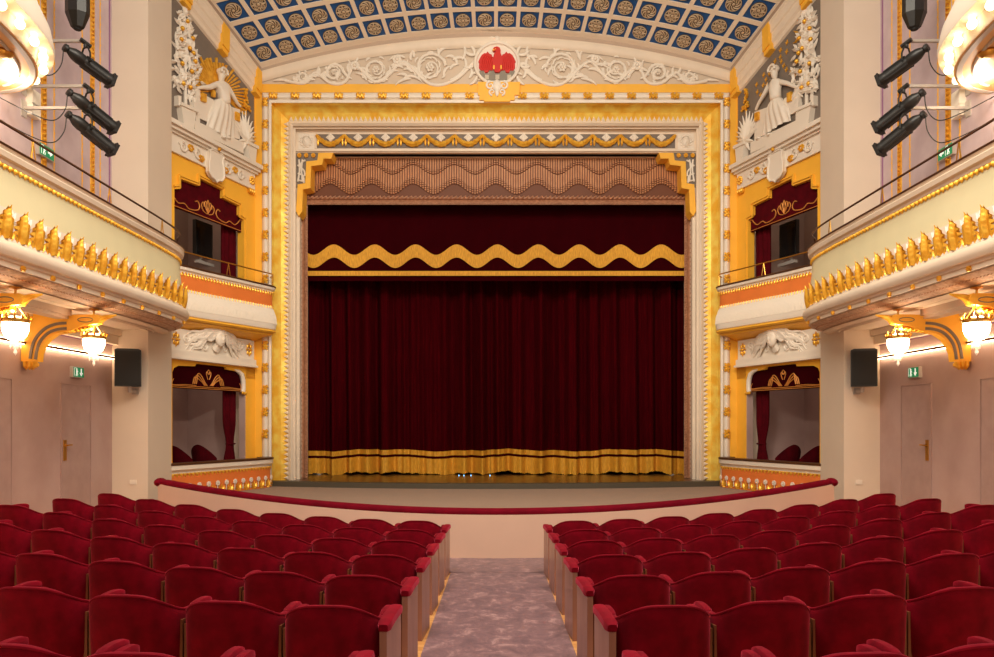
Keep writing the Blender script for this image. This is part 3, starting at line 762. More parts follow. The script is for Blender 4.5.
for j in range(5):
    dm = (ddr[j]+ddr[j+1])/2
    for i in range(NCOL):
        c = -1+(2*i+1)/NCOL; p = CS(c, dm, .02)
        py = VY-(p[2]-EYE)*F/p[1]; px = VX+p[0]*F/p[1]
        if py < -22 or px < 165 or px > 830: continue
        k = (i+j) % 2; o = ros[k] if cnt[k] == 0 else ros[k].copy()
        if cnt[k]: COL.objects.link(o)
        cnt[k] += 1
        e1 = (CS(c+.01, dm)-CS(c-.01, dm)).normalized(); e2 = (CS(c, dm-.05)-CS(c, dm+.05)).normalized(); nn = e1.cross(e2).normalized()
        if nn[2] > 0: nn = -nn; 
        e2 = nn.cross(e1); M = Matrix((e1, e2, nn)).transposed().to_4x4(); sc = 1+.03*j
        o.parent = ce; o.matrix_basis = Matrix.Translation(p-ORG[ce.name]) @ M @ Matrix.Scale(sc, 4)
# ------------------------------------------------------------------ sides
def skin_figure(name, verts, edges, rad, m, parent, side, root=0, lvl=2):
    me = bpy.data.meshes.new(name); org = ORG[parent.name]
    me.from_pydata([Vector(v)-org for v in verts], edges, []); me.materials.append(m)
    o = bpy.data.objects.new(name, me); link(o, parent, org)
    sk = o.modifiers.new('s', 'SKIN'); sk.use_smooth_shade = True
    for i, d in enumerate(me.skin_vertices[0].data):
        d.radius = (rad[i], rad[i]); d.use_root = (i == root)
    ss = o.modifiers.new('b', 'SUBSURF'); ss.levels = lvl; ss.render_levels = lvl
    return o
PILX = 5.68; PD0 = 12.05; PD1 = 12.92; WX = 6.27
for side in (-1, 1):
    sn = SN[side]
    # side wall with doors
    g = G(); a, b = sorted((side*WX, side*(WX+.2))); g.box((a, 4.0, -.3), (b, PD0+.02, H(1.3)))
    obj(f'wall_{sn}', g, MAUVE, kind='structure')
    g = G(); g.box((a, 4.0, H(1.5)), (b, PD0+.02, H(7.5))); obj(f'wall_{sn}_upper', g, MAUVEP, kind='structure')
    g = G(); x0_, x1_ = sorted((side*(WX-.1), side*WX)); g.box((x0_, 4.0, H(1.26)), (x1_, PD0, H(1.5))); g.box(*[(sorted((side*(WX-.16), side*WX))[q], y, z) for q, y, z in ((0, 4.0, H(1.4)), (1, PD0, H(1.5)))])
    obj(f'trim_{sn}_cornice', g, CREAM, kind='structure')
    g = G(); x0_, x1_ = sorted((side*(WX-.012), side*WX)); g.box((x0_, 4, H(1.242)), (x1_, PD0, H(1.258))); g.box((x0_, PD0-.1, H(2.4)), (x1_, PD0-.07, H(7.5))); obj(f'trim_{sn}_line', g, PURP, kind='structure')
    # light cove
    t = thing('wall_light_ledge', (side*WX, 9, H(1.03)), f'thin wooden ledge with hidden light strips along the {sn} wall', 'wall light')
    g = G(); x0_, x1_ = sorted((side*(WX-.07), side*WX)); g.box((x0_, 4.5, H(1.03)), (x1_, PD0-.01, H(1.062))); obj('ledge', g, WOODD, t)
    g = G(); x0_, x1_ = sorted((side*(WX-.045), side*(WX-.01))); g.box((x0_, 4.5, H(1.062)), (x1_, PD0-.02, H(1.07))); g.box((x0_, 4.5, H(1.022)), (x1_, PD0-.02, H(1.03))); obj('light_strip', g, LED, t)
    # doors
    for k, (da, db, hd) in enumerate(((10.63, 11.38, 1), (8.75, 9.52, 0))):
        nm = f'door_{1+k+(2 if side > 0 else 0)}'
        g = G(); x0_, x1_ = sorted((side*(WX-.012), side*(WX+.01))); z0_ = zf(WX, da)-.02
        g.box((x0_, da, z0_), (x1_, db, H(.545)))
        d_ = obj(nm, g, MAUVED, kind='structure')
        g = G(); x0_, x1_ = sorted((side*(WX-.02), side*(WX)))
        g.box((x0_, da-.02, z0_), (x1_, da-.006, H(.565))); g.box((x0_, db+.006, z0_), (x1_, db+.02, H(.565))); g.box((x0_, da-.02, H(.55)), (x1_, db+.02, H(.565))); obj('door_frame', g, MAUVE, d_)
        if hd:
            g = G(); x0_, x1_ = sorted((side*(WX-.022), side*(WX-.01))); g.box((x0_, 10.67, H(-.56)), (x1_, 10.745, H(-.26)))
            hp = obj('handle_plate', g, BRASS, d_)
            g = G(); g.tube([(side*(WX-.02), 10.71, H(-.34)), (side*(WX-.065), 10.71, H(-.34)), (side*(WX-.07), 10.74, H(-.335)), (side*(WX-.068), 10.80, H(-.335))], .011, 8); g.lathe([(.02, 0), (.02, .01)], (side*(WX-.022), 10.71, H(-.34)), 10, Matrix.Rotation(pi/2, 3, 'Y')); obj('door_handle', g, BRASS, hp, smooth=True)
    # exit signs
    def exit_sign(y, h, wd, ht, lab, arrow, proud):
        t = thing('exit_sign', (side*(WX-proud), y, H(h)), lab, 'exit sign', 'green exit signs')
        n_ = -side
        def bx(y0, y1, h0, h1, p0, p1, g):
            q = sorted((side*(WX-proud-p0), side*(WX-proud-p1))); g.box((q[0], y0, H(h0)), (q[1], y1, H(h1)))
        g = G(); bx(y-wd/2, y+wd/2, h-ht/2, h+ht/2, -.05, 0, g); obj('housing', g, GREYM, t)
        g = G(); bx(y-wd/2+.012, y+wd/2-.012, h-ht/2+.012, h+ht/2-.012, 0, .004, g); obj('green_face', g, GREEN, t)
        g = G(); xx = side*(WX-proud-.004)
        def flatp(pts):   # pts (u right in view, v up)
            b = len(g.v); k = len(pts)
            for dx in (0, .003): g.v += [Vector((xx+n_*dx, y-side*u, H(h)+v)) for u, v in pts]
            g.face(range(b, b+k)); g.face(range(b+2*k-1, b+k-1, -1))
            for i in range(k): j = (i+1) % k; g.face((b+i, b+k+i, b+k+j, b+j))
        s_ = ht/2*.7; au = wd*.2 if arrow != 'left' else -wd*.22; mu = -wd*.22 if arrow != 'left' else wd*.2
        if arrow == 'down': flatp([(au-.2*s_, s_), (au+.2*s_, s_), (au+.2*s_, -.1*s_), (au+.7*s_, -.1*s_), (au, -s_), (au-.7*s_, -.1*s_), (au-.2*s_, -.1*s_)])
        else:
            m_ = 1 if arrow == 'right' else -1
            flatp([(au-m_*.8*s_, .2*s_), (au, .2*s_), (au, .7*s_), (au+m_*.9*s_, 0), (au, -.7*s_), (au, -.2*s_), (au-m_*.8*s_, -.2*s_)])
        flatp([(mu-.85*s_, s_), (mu-.1*s_, s_), (mu-.1*s_, -s_), (mu+.0*s_, -s_), (mu+.0*s_, 1.1*s_), (mu-.95*s_, 1.1*s_), (mu-.95*s_, -s_), (mu-.85*s_, -s_)])
        flatp([(mu+.2*s_+.18*s_*cos(q*pi/4), .75*s_+.18*s_*sin(q*pi/4)) for q in range(8)])
        flatp([(mu+.1*s_, .5*s_), (mu+.4*s_, .45*s_), (mu+.7*s_, .1*s_), (mu+.6*s_, .0), (mu+.4*s_, .2*s_), (mu+.3*s_, -.2*s_), (mu+.6*s_, -.5*s_), (mu+.5*s_, -1*s_), (mu+.35*s_, -1*s_), (mu+.4*s_, -.5*s_), (mu+.1*s_, -.3*s_), (mu-.2*s_, -.9*s_), (mu-.4*s_, -.9*s_), (mu, -.1*s_)])
        obj('pictogram', g, SWHITE, t)
    exit_sign(11.0, .74, .29, .165, f'small green exit sign with a down arrow above the {sn} door', 'down', .05)
    exit_sign(10.22, 3.74, .34, .17, f'green exit sign with a sideways arrow on the upper {sn} wall by the balcony rail', 'right' if side < 0 else 'left', .05)
    # stripes on upper wall
    for px, kind_ in ((32, 0), (43.4, 1), (54, 0), (82, 0), (92, 1), (100, 0)):
        y = WX*F/(VX-px); g = G()
        if kind_ == 0:
            q = sorted((side*(WX-.004), side*WX)); g.box((q[0], y-.012, H(2.4)), (q[1], y+.012, H(7.4)))
            for k in range(90):
                z = H(2.45+k*.055); g.ball((side*(WX-.004), y+.012*(-1)**k, z), (.004, .012, .02), 5, 3)
        else:
            q = sorted((side*(WX-.015), side*WX)); g.box((q[0], y-.055, H(2.4)), (q[1], y-.035, H(7.4))); g.box((q[0], y+.035, H(2.4)), (q[1], y+.055, H(7.4)))
            g.box((sorted((side*(WX-.006), side*WX))[0], y-.05, H(2.4)), (sorted((side*(WX-.006), side*WX))[1], y+.05, H(7.4)))
            for k in range(70): g.tube([(side*(WX-.014), y-.03, H(2.45)+k*.07-.02), (side*(WX-.03), y, H(2.45)+k*.07), (side*(WX-.014), y+.03, H(2.45)+k*.07+.02)], .014, 5)
        obj('gilded_wall_band' if kind_ else 'painted_wall_stripe', g, GOLD if kind_ else YEL, label={(32): f'thin yellow wall stripe nearest the camera on the upper {sn} wall', 43.4: f'twisted gold wall band behind the exit sign, upper {sn} wall', 54: f'thin yellow wall stripe just beyond the {sn} exit sign band', 82: f'thin yellow stripe on camera side of the {sn} band behind the spotlights', 92: f'twisted gold wall band behind the {sn} spotlights', 100: f'thin yellow wall stripe beside the {sn} pillar'}[px], cat='wall decoration', group='gold and yellow bands on the upper walls')
    # pillar
    g = G(); q = sorted((side*PILX, side*(WX+.3))); g.box((q[0], PD0, -.4), (q[1], PD1, H(8.6)))
    obj(f'pillar', g, PILLAR, label=f'square pale pillar rising past the balcony on the {sn}', cat='pillar', group='pale pillars')
    g = G(); x = side*5.92; g.box((x-.055, PD0-.012, H(-1.02)), (x+.055, PD0-.001, H(-.945))); obj('wall_socket_plate', g, WHITE, label=f'small cream socket plate low on the {sn} pillar', cat='socket plate', group='socket plates')
    # loudspeaker on pillar
    xs = side*(VX-128)/F*11.8
    t = thing('loudspeaker', (xs, 11.8, H(.56)), f'black box loudspeaker mounted on the {sn} pillar', 'loudspeaker', 'pillar loudspeakers')
    M = Matrix.Translation((xs, 11.8, H(.86))) @ Matrix.Rotation(-side*.42, 4, 'Z')
    g = G().prism([(-.19, -.29), (.19, -.29), (.19, .29), (.15, .31), (-.15, .31), (-.19, .29)], -.06, .14).xf(M); obj('cabinet', g, BLACK, t)
    g = G(); g.box((-.175, -.075, -.27), (.175, -.06, .27)); g.xf(M); obj('grille', g, BLACKM, t)
    g = G(); g.tube([(xs, 11.85, H(.56)), (xs, 11.85, H(.5)), (xs, 12.04, H(.5))], .03, 8); g.box((xs-.05, 12.02, H(.45)), (xs+.05, 12.05, H(.55))); obj('wall_bracket', g, GREYM, t)
    # ------------------------------------------------ splayed wall
    dA, dB = 15.6, 12.6
    lo = dict(r=15.31, l=13.33); 
    g = G(); sprism(g, [(15.6, -1.36), (15.6, 1.18), (15.31, 1.18), (15.31, -1.36)], -.15, 0, side); sprism(g, [(13.33, -1.36), (13.33, 1.9), (12.6, 1.9), (12.6, -1.36)], -.15, 0, side)
    arch = [(15.6, .95), (15.31, .62)]
    sprism(g, [(15.6, .9), (15.31, .9), (15.27, .98), (15.16, 1.03), (14.75, 1.05), (14.72, 1.1), (13.92, 1.1), (13.89, 1.05), (13.48, 1.03), (13.37, .98), (13.33, .9), (12.6, .9), (12.6, 1.95), (15.6, 1.95)], -.15, .0, side)
    # upper storey
    sprism(g, [(15.6, 1.9), (15.6, 6.9), (15.24, 6.9), (15.24, 1.9)], -.15, 0, side)
    sprism(g, [(15.24, 4.18), (15.1, 4.24), (15.1, 4.42), (14.62, 4.44), (14.62, 4.6), (13.98, 4.62), (13.98, 4.47), (13.5, 4.45), (13.5, 4.28), (13.38, 4.22), (13.38, 1.9), (12.6, 1.9), (12.6, 5.1), (15.24, 5.1)], -.15, 0, side)
    obj(f'wall_{sn}_stage', g, YEL, kind='structure')
    g = G(); sprism(g, [(15.312, -1.36), (15.312, .62), (15.29, .62), (15.29, -1.36)], -.16, -.012, side); obj(f'trim_{sn}_lower_jamb', g, MAUVE, kind='structure')
    for hz_, e_ in ((.95, 6), (4.7, 10)):
        pt = bpy.data.lights.new('box_fill', 'POINT'); pt.energy = e_; pt.color = (1, .84, .66); pt.shadow_soft_size = .08; po = bpy.data.objects.new('box_fill', pt); COL.objects.link(po); po.location = SD(14.2, hz_, -.8, side)  # added point light to brighten the box interior, no lamp seen there
    # stepped reveal lines (upper)
    g = G()
    for w, o_ in ((.03, .0), (.06, .035)):
        pth = [(15.24+o_, 2.6), (15.24+o_, 4.18+o_), (15.1+o_, 4.2+o_), (15.1+o_, 4.44+o_), (14.62+o_, 4.46+o_), (14.62+o_, 4.62+o_), (13.98-o_, 4.64+o_), (13.98-o_, 4.49+o_), (13.5-o_, 4.47+o_), (13.5-o_, 4.28+o_), (13.38-o_, 4.24+o_)]
        for (d1_, h1), (d2_, h2) in zip(pth, pth[1:]):
            s2 = Vector((d2_-d1_, h2-h1)); nn = Vector((-s2[1], s2[0])).normalized()*.016
            sprism(g, [(d1_-nn[0], h1-nn[1]), (d2_-nn[0], h2-nn[1]), (d2_+nn[0], h2+nn[1]), (d1_+nn[0], h1+nn[1])], 0, w*.7, side)
    obj(f'trim_{sn}_box_surround', g, YEL, kind='structure')
    # grey background panel with relief
    g = G(); pts = [(15.56, 5.3), (15.56, 6.9), (12.75, 8.0), (12.75, 5.3)]; sprism(g, pts, -.1, .004, side); obj(f'wall_{sn}_figure_panel', g, GREY, kind='structure')
    g = G(); sprism(g, [(15.56, 6.86), (15.56, 7.9), (12.6, 9.2), (12.6, 7.9)], -.15, -.02, side); obj(f'wall_{sn}_top', g, CREAM, kind='structure')
    # ledge
    g = G()
    for (h0, h1, w) in ((5.2, 5.24, .1), (5.24, 5.3, .16), (5.3, 5.38, .22)): sprism(g, [(15.57, h0), (15.57, h1), (12.9, h1), (12.9, h0)], 0, w, side)
    sprism(g, [(15.53, 4.87), (15.53, 5.2), (12.95, 5.2), (12.95, 4.87)], 0, .05, side)
    led = obj('relief_ledge', g, WHITE, label=f'white ledge and scroll frieze above the upper {sn} box', cat='ledge', group='ledges over the upper boxes')
    # frieze ornaments
    g = G(); 
    mid = 14.3
    for sg in (-1, 1):
        g = G()
        for q, r_ in ((.42, .11), (.78, .1)):
            c = G(); spiral(c, 0, 0, r_, sg, 1.4, .0, .026, a0=pi/2); splace(g, c, mid+sg*q, 5.03, .07, side)
        c = G(); c.tube([(-.3, 0, .05), (-.15, 0, -.06), (0, 0, .06), (.2, 0, -.05), (.3, 0, .0)], .02, 6); splace(g, c, mid+sg*.6, 5.03, .06, side)
        obj('scrollwork', g, WHITE, led, smooth=True)
    for dq in (15.42, 13.1):
        g = G(); splace(g, flower(.1, .03, 8), dq, 5.04, .055, side); obj('gold_flower', g, GOLD, led, smooth=True)
        g = G(); c = G()
        for k in range(3): c.ball(((k-1)*.06, .03, 0), (.035, .05, .06), 7, 5)
        splace(g, c, dq, 4.82, .02, side); obj('gold_drop', g, GOLD, led, smooth=True)
    for dq in (mid+.6, mid-.6, mid+.33, mid-.33):
        g = G(); c = G(); [c.ball((.05*cos(a), .02, .04*sin(a)+.03), (.04, .03, .03), 6, 4) for a in range(0, 6, 1)]; splace(g, c, dq, 5.05 if abs(dq-mid) > .4 else 4.95, .05, side); obj('gold_leaf_cluster', g, GOLD, led, smooth=True)
    g = G(); cart = [(-.2, .2), (-.14, .24), (.14, .24), (.2, .2), (.17, .1), (.21, -.02), (.21, -.2), (.14, -.28), (.05, -.3), (0, -.34), (-.05, -.3), (-.14, -.28), (-.21, -.2), (-.21, -.02), (-.17, .1)]
    c = G().prism(cart, 0, .09); c.tube([(x, .09, z) for x, z in cart], .02, 6, closed=True); splace(g, c, mid, 4.98, .05, side); obj('cartouche', g, WHITE, led, smooth=True)
    g = G(); splace(g, G().ball((0, 0, 0), .035), mid, 5.26, .2, side); obj('gold_knob', g, GOLD, led, smooth=True)
    # ---------- reliefs of figure, tree, plant
    m_ = lambda p: p
    P = lambda x, y, w=.05: S(x, y, w, side)
    lblf = 'seated robed woman in white relief before golden rays' if side < 0 else 'white relief of a robed woman leaning on a bench under gold stars'
    fig = thing('figure_relief', P(215, 140, .02), lblf, 'relief figure', 'painted reliefs beside the ceiling')
    if side < 0:
        V = [P(221, 107, .10), P(219.5, 97, .10), P(218, 88, .09), P(217.5, 82, .08), P(217.5, 76, .10), P(217.3, 72, .1),
             P(213, 85, .08), P(206, 88, .09), P(198, 88, .07), P(194.5, 89, .07),
             P(223.5, 86.5, .08), P(229, 96, .09), P(234, 104, .08), P(238, 107.5, .07)]
        E = [(0,1),(1,2),(2,3),(3,4),(4,5),(2,6),(6,7),(7,8),(8,9),(2,10),(10,11),(11,12),(12,13)]
        R_ = [.15, .12, .135, .045, .085, .075, .06, .055, .035, .03, .06, .05, .035, .03]
        hem = [(206, 113), (213, 124), (204, 127), (211, 132), (219, 138), (226, 137), (233, 140), (231, 125), (229, 110)]
    else:
        V = [P(212, 102, .10), P(212.5, 95, .09), P(213, 86, .09), P(213.6, 80, .08), P(213.6, 73, .10), P(213.5, 68.5, .1),
             P(218.5, 84, .08), P(224, 95, .09), P(230, 104, .08), P(234, 111, .06),
             P(208.5, 82.5, .08), P(201, 84, .08), P(195, 87, .07), P(190.5, 88, .06)]
        E = [(0,1),(1,2),(2,3),(3,4),(4,5),(2,6),(6,7),(7,8),(8,9),(2,10),(10,11),(11,12),(12,13)]
        R_ = [.14, .11, .13, .045, .085, .075, .055, .045, .035, .03, .055, .045, .035, .03]
        hem = None
    skin_figure('body', V, E, R_, WHITE, fig, side)
    hd_ = Vector(V[4]); nrm = Vector((-side, -SL, 0)).normalized(); tx = Vector((side*-SL, 1, 0)).normalized()
    g = G(); g.ball((hd_+nrm*.09)[:], .018, 6, 4); g.add(G().tube([hd_+nrm*.07+tx*(.09*cos(a*pi/8))+Vector((0, 0, .05+.075*sin(a*pi/8))) for a in range(-1, 10)], .025, 6)); g.ball((hd_-nrm*.02+Vector((0, 0, .06)))[:], (.09, .09, .08), 8, 6)
    for e in (-1, 1): g.ball((hd_+nrm*.085+tx*e*.03+Vector((0, 0, .02)))[:], (.012, .012, .008), 6, 4)
    g.ball((hd_+nrm*.085+Vector((0, 0, -.04)))[:], (.018, .018, .008), 6, 4); obj('hair_and_face', g, WHITE, fig, smooth=True)
    # draped skirt with folds
    g = G()
    if side < 0:
        top = [(213, 100), (216, 99), (219, 98.5), (222, 98.5), (225, 100)]; kn = [(207, 113), (213, 110), (219, 110), (225, 111), (231, 114)]; bt = [(204, 127), (211, 131), (219, 137), (226, 136), (234, 141)]
    else:
        top = [(208.5, 98), (210.5, 97.5), (212.5, 97.5), (214.5, 98), (216.5, 99)]; kn = [(201, 108), (207, 107), (213, 108), (219, 111), (223, 116)]; bt = [(199, 121), (206, 124), (213, 129), (221, 134), (230, 138)]
    def sk(u, v):
        k = u*4; i = min(int(k), 3); f = k-i
        L3 = [tuple(l[i][q]*(1-f)+l[i+1][q]*f for q in (0, 1)) for l in (top, kn, bt)]
        if v < .45: a, b_, t_ = L3[0], L3[1], v/.45
        else: a, b_, t_ = L3[1], L3[2], (v-.45)/.55
        x = a[0]+(b_[0]-a[0])*t_; y = a[1]+(b_[1]-a[1])*t_
        w = .03+(.13*sin(pi*u)**.5)*(.8+.5*sin(pi*min(1, v*1.1)))*(1-.25*v)+.018*sin(u*34+v*2)*v
        return S(x, y, w, side)
    g.grid(48, 14, sk); obj('draped_skirt', g, WHITE, fig, smooth=True, sharp=False)
    g = G()
    if side < 0:
        for sg in (0, 1): pass
        g.ball(P(219, 138, .12)[:], (.06, .06, .035), 8, 5); g.ball(P(224.5, 138.5, .1)[:], (.05, .05, .03), 8, 5)
    else:
        g.ball(P(230, 139, .08)[:], (.06, .06, .035), 8, 5); g.ball(P(219, 135, .1)[:], (.05, .05, .03), 8, 5)
    obj('foot', g, WHITE, fig, smooth=True)
    th = thing('throne_relief', P(214, 145, 0), f"white relief {'throne' if side < 0 else 'bench'} with gold inlays behind the {'seated' if side < 0 else 'leaning'} woman", 'relief seat', 'painted reliefs beside the ceiling')
    g = G()
    if side < 0:
        spprism(g, [(193, 89), (197, 90), (197, 134), (193, 132)], 0, .07, side); spprism(g, [(197, 92), (212, 100), (212, 125), (197, 118)], 0, .04, side); spprism(g, [(226, 106), (238, 110), (238, 140), (226, 136)], 0, .05, side)
        spprism(g, [(191, 121), (240, 143), (240, 154), (191, 131)], 0, .09, side)
        gi = ([(198.5, 93), (203, 95), (203, 103), (198.5, 101)], [(232.5, 112), (236.5, 114), (236.5, 122), (232.5, 120)], [(209, 90), (212, 92), (212, 98), (209, 97)])
    else:
        spprism(g, [(190, 88), (193, 89), (193, 131), (190, 129)], 0, .08, side); spprism(g, [(193, 92), (206, 99), (206, 118), (193, 112)], 0, .05, side); spprism(g, [(216, 105), (236, 112), (236, 141), (216, 132)], 0, .04, side)
        spprism(g, [(188, 119), (238, 143), (238, 154), (188, 130)], 0, .09, side)
        gi = ([(197.5, 92), (201.5, 94), (201.5, 103), (197.5, 101)], [(230.5, 112), (234, 114), (234, 122), (230.5, 120)])
    for k in range(12):
        x = 196+k*3.4; y_ = 93+k*2.0
    obj('seat_block', g, WHITE, th)
    for pl in gi: g = G(); spprism(g, pl, .04, .09, side); obj('gold_inlay', g, GOLD, th)
    if side < 0:
        g = G(); c0 = (217.5, 92)
        for k in range(34):
            a = -.35+k*(pi+.7)/33; L = 25+7*((k*7) % 5)/4+(5 if k % 5 == 0 else 0); w_ = .045
            c1 = (c0[0]+L*cos(a)*.95, c0[1]-L*sin(a)*1.05+L*cos(a)*.42); p_ = (-sin(a)*1.1, -cos(a)*1.1)
            spprism(g, [(c0[0]-p_[0]*.3, c0[1]-p_[1]*.3), (c1[0]-p_[0], c1[1]-p_[1]), (c1[0]+p_[0], c1[1]+p_[1]), (c0[0]+p_[0]*.3, c0[1]+p_[1]*.3)], 0, .022, side)
        obj('golden_rays', g, GOLD, label='fan of golden rays behind the seated white relief woman', cat='wall decoration')
    else:
        g = G(); g.tube([S(797+0-2*(797-VX)+0+dx, 36.5+dy, .012, side) for dx, dy in ((3.2, -5.5), (0, -4.5), (-2, -1), (-1.6, 3), (1, 6), (4, 7))], [.004, .03, .045, .04, .025, .004], 6, .5)
        obj('crescent_moon', g, GOLD, label='gold crescent moon beside the tree on the right grey panel', cat='wall decoration')
        st = [(378,280),(376,340),(335,330),(334,375),(300,402),(341,404),(273,433),(374,457),(357,432),(406,470),(430,497),(225,493),(264,485),(241,523),(178,557),(222,560),(183,605),(205,625),(247,556)]
        for k, (a, b_) in enumerate(st):
            px = 2*VX-(730+a/6.57); py = b_/6.57; c = G()
            poly = [((.05 if q % 2 == 0 else .022)*cos(q*pi/4+.3), (.05 if q % 2 == 0 else .022)*sin(q*pi/4+.3)) for q in range(8)]
            c.prism(poly, 0, .018); d = (W0+SL*D0)/((VX-px)/F+SL); g = G(); splace(g, c, d, (VY-py)*d/F, .004, side)
            obj('gold_star', g, GOLD, label='small gold star on the grey panel above the leaning relief woman', cat='star', group='gold stars on the right panel')
    # orange tree
    tr = thing('tree_relief', P(184, 130, 0), f'white relief fruit tree in a pot with gold fruit beside the {sn} pillar', 'relief tree', 'painted reliefs beside the ceiling')
    g = G(); g.tube([P(184, 106, .03), P(184, 80, .03), P(183, 50, .03), P(182, 20, .03)], [.035, .03, .025, .015], 7); obj('trunk', g, WHITE, tr, smooth=True)
    g = G(); random.seed(3+side)
    for k in range(260):
        v = random.random(); y_ = 12+v*82; half = (4+13*min(1, v*1.6))*(1 if v < .8 else .8); x = (182 if side < 0 else 182)+random.uniform(-half*.6, half)
        if y_ > 84 and abs(x-184) < 3: continue
        yy_ = y_+(x-183)*.5
        L = .15; an = random.uniform(0, 2*pi); c = leaf(L, .07, .03, 0, 2, 4); c.xf(Matrix.Rotation(an, 4, 'Y')); d = (W0+SL*D0)/((VX-x)/F+SL); splace(g, c, d, (VY-yy_)*d/F, random.uniform(.0, .06), side)
    obj('foliage', g, WHITE, tr, smooth=True)
    for (x, y_) in ((179, 29), (189.5, 39), (186.5, 49), (190, 53.5), (179, 64), (188.5, 72), (180, 84), (187, 88), (178, 40), (184, 22), (192, 62)):
        g = G(); g.ball(S(x, y_, .08, side)[:], .042, 8, 6); obj('gold_fruit', g, GOLD, tr, smooth=True)
    g = G(); spprism(g, [(176, 105), (191, 112), (188.5, 133), (179, 129)], 0, .12, side); spprism(g, [(175, 103), (192, 110.5), (192, 113.5), (175, 106)], 0, .15, side); spprism(g, [(174, 96), (177, 97), (177, 108), (174, 106)], 0, .1, side); spprism(g, [(189.5, 102), (192.5, 103.5), (192.5, 114), (189.5, 113)], 0, .1, side)
    obj('pot', g, WHITE, tr)
    pl = thing('plant_relief', P(247, 164, 0), f'white relief potted palm with a gilded bush near the {sn} proscenium corner', 'relief plant', 'painted reliefs beside the ceiling')
    g = G()
    for k in range(13):
        a = -1.4+k*2.8/12; c = leaf(.55-.15*abs(a), .08, .03, 0, 2, 6); c.xf(Matrix.Rotation(a, 4, 'Y')); splace(g, c, 15.25, (VY-138)*15.25/F, .03+.004*(k % 3), side)
    for k in range(9):
        a = -2.6+k*5.2/8; c = leaf(.3, .09, .04, 0, 2, 6); c.xf(Matrix.Rotation(a, 4, 'Y')); splace(g, c, 15.25, (VY-141)*15.25/F, .07, side)
    obj('palm_leaves', g, WHITE, pl, smooth=True)
    g = G(); spprism(g, [(242.5, 144), (251.5, 148), (250, 165), (244.5, 162.5)], 0, .14, side); spprism(g, [(241.5, 142), (252.3, 147), (252.3, 150), (241.5, 145)], 0, .17, side); obj('pot', g, WHITE, pl)
    g = G(); c = G()
    random.seed(11)
    for k in range(40):
        v = random.random(); c.ball((random.uniform(-.1, .1)*(1.1-v), random.uniform(0, .04), v*.42), (.035, .03, .03), 5, 4)
    c.tube([(0, .01, -.12), (0, .01, .02)], .015, 5); splace(g, c, 15.28, (VY-110)*15.28/F, .01, side); obj('gilded_bush', g, GOLD, pl, smooth=True)
    # lintel panel over lower box with reliefs
    g = G(); sprism(g, [(15.5, 1.2), (15.5, 1.7), (12.8, 1.7), (12.8, 1.2)], 0, .05, side); sprism(g, [(15.52, 1.17), (15.52, 1.3), (12.8, 1.3), (12.8, 1.17)], 0, .09, side); sprism(g, [(15.53, 1.14), (15.53, 1.18), (12.8, 1.18), (12.8, 1.14)], 0, .13, side)
    lp = obj('lintel_panel', g, WHITE, label=f'white lintel with star flowers between the two {sn} boxes', cat='lintel', group='lintels over the lower boxes')
    for dq in (15.33, 13.35):
        g = G(); c = G()
        for k in range(8): c.ball((.07*cos(k*pi/4), .015, .09*sin(k*pi/4)), (.02+.02*abs(cos(k*pi/4)), .02, .02+.03*abs(sin(k*pi/4))), 6, 4)
        c.ball((0, .03, 0), .03); splace(g, c, dq, 1.5, .05, side); obj('gold_flower', g, GOLD, lp, smooth=True)
    # head bracket relief under the box
    hb = thing('head_bracket', SD(14.35, 1.4, .1, side), f'white bracket with a woman\'s head and flowing hair under the upper {sn} box', 'relief', 'head brackets under the boxes')
    c = G(); c.ball((0, .3, 0), (.13, .13, .17), 14, 10); c.ball((0, .43, -.01), (.025, .03, .045), 6, 5); c.ball((0, .41, -.085), (.045, .02, .015), 6, 4); c.tube([(0, .24, -.1), (0, .12, -.2)], [.075, .1], 8)
    for e in (-1, 1): c.ball((e*.05, .4, .03), (.025, .02, .014), 6, 4); c.tube([(e*.02, .43, .06), (e*.06, .42, .07), (e*.095, .38, .05)], .008, 5)
    c.map(lambda x, y, z: (x, y*.6, z)); g = G(); splace(g, c, 14.35, 1.62, .0, side); obj('head', g, WHITE, hb, smooth=True)
    c = G(); random.seed(5)
    for k in range(30):
        e = -1 if k % 2 else 1; h0 = random.uniform(.02, .2); pts = [(e*.03, .3+random.uniform(-.05, .08), .12+h0*.3)]; x = .03; z = .12+h0*.3
        for q in range(9): x += random.uniform(.05, .12); z += random.uniform(-.06, .02)+.05*sin(q*1.4+k); pts.append((e*x, max(.03, .34-.035*q), z-.02*q))
        c.tube(pts, [.035]*6+[.028, .022, .016, .008], 6)
    c.map(lambda x, y, z: (x, y*.55, z)); g = G(); splace(g, c, 14.35, 1.62, .0, side); obj('flowing_hair', g, WHITE, hb, smooth=True)
    for e in (-1, 1):
        c = G()
        for q, r_ in ((.5, .12), (.78, .09), (.3, .09)): spiral(c, e*q, -.05+.1*(q > .4), r_, e, 1.5, .06, .03)
        g = G(); splace(g, c, 14.35, 1.5, .0, side); obj('scrollwork', g, WHITE, hb, smooth=True)
    # ------------------------------------------------ boxes: rooms
    def room(z0, z1, tint, nm):
        g = G()
        def q(d, w, z): return SD(d, 0, w, side)[0:2]+(z,) if False else (SD(d, 0, w, side)[0], SD(d, 0, w, side)[1], z)
        a0, a1 = 15.55, 12.7; dep = -1.7
        b = len(g.v)
        P8 = [q(a0, -.16, z0), q(a1, -.16, z0), q(a1, dep, z0), q(a0, dep, z0), q(a0, -.16, z1), q(a1, -.16, z1), q(a1, dep, z1), q(a0, dep, z1)]
        g.v += [Vector(p) for p in P8]
        for f_ in ((0,1,2,3), (4,7,6,5), (1,5,6,2), (2,6,7,3), (3,7,4,0)): g.face([b+i for i in f_])
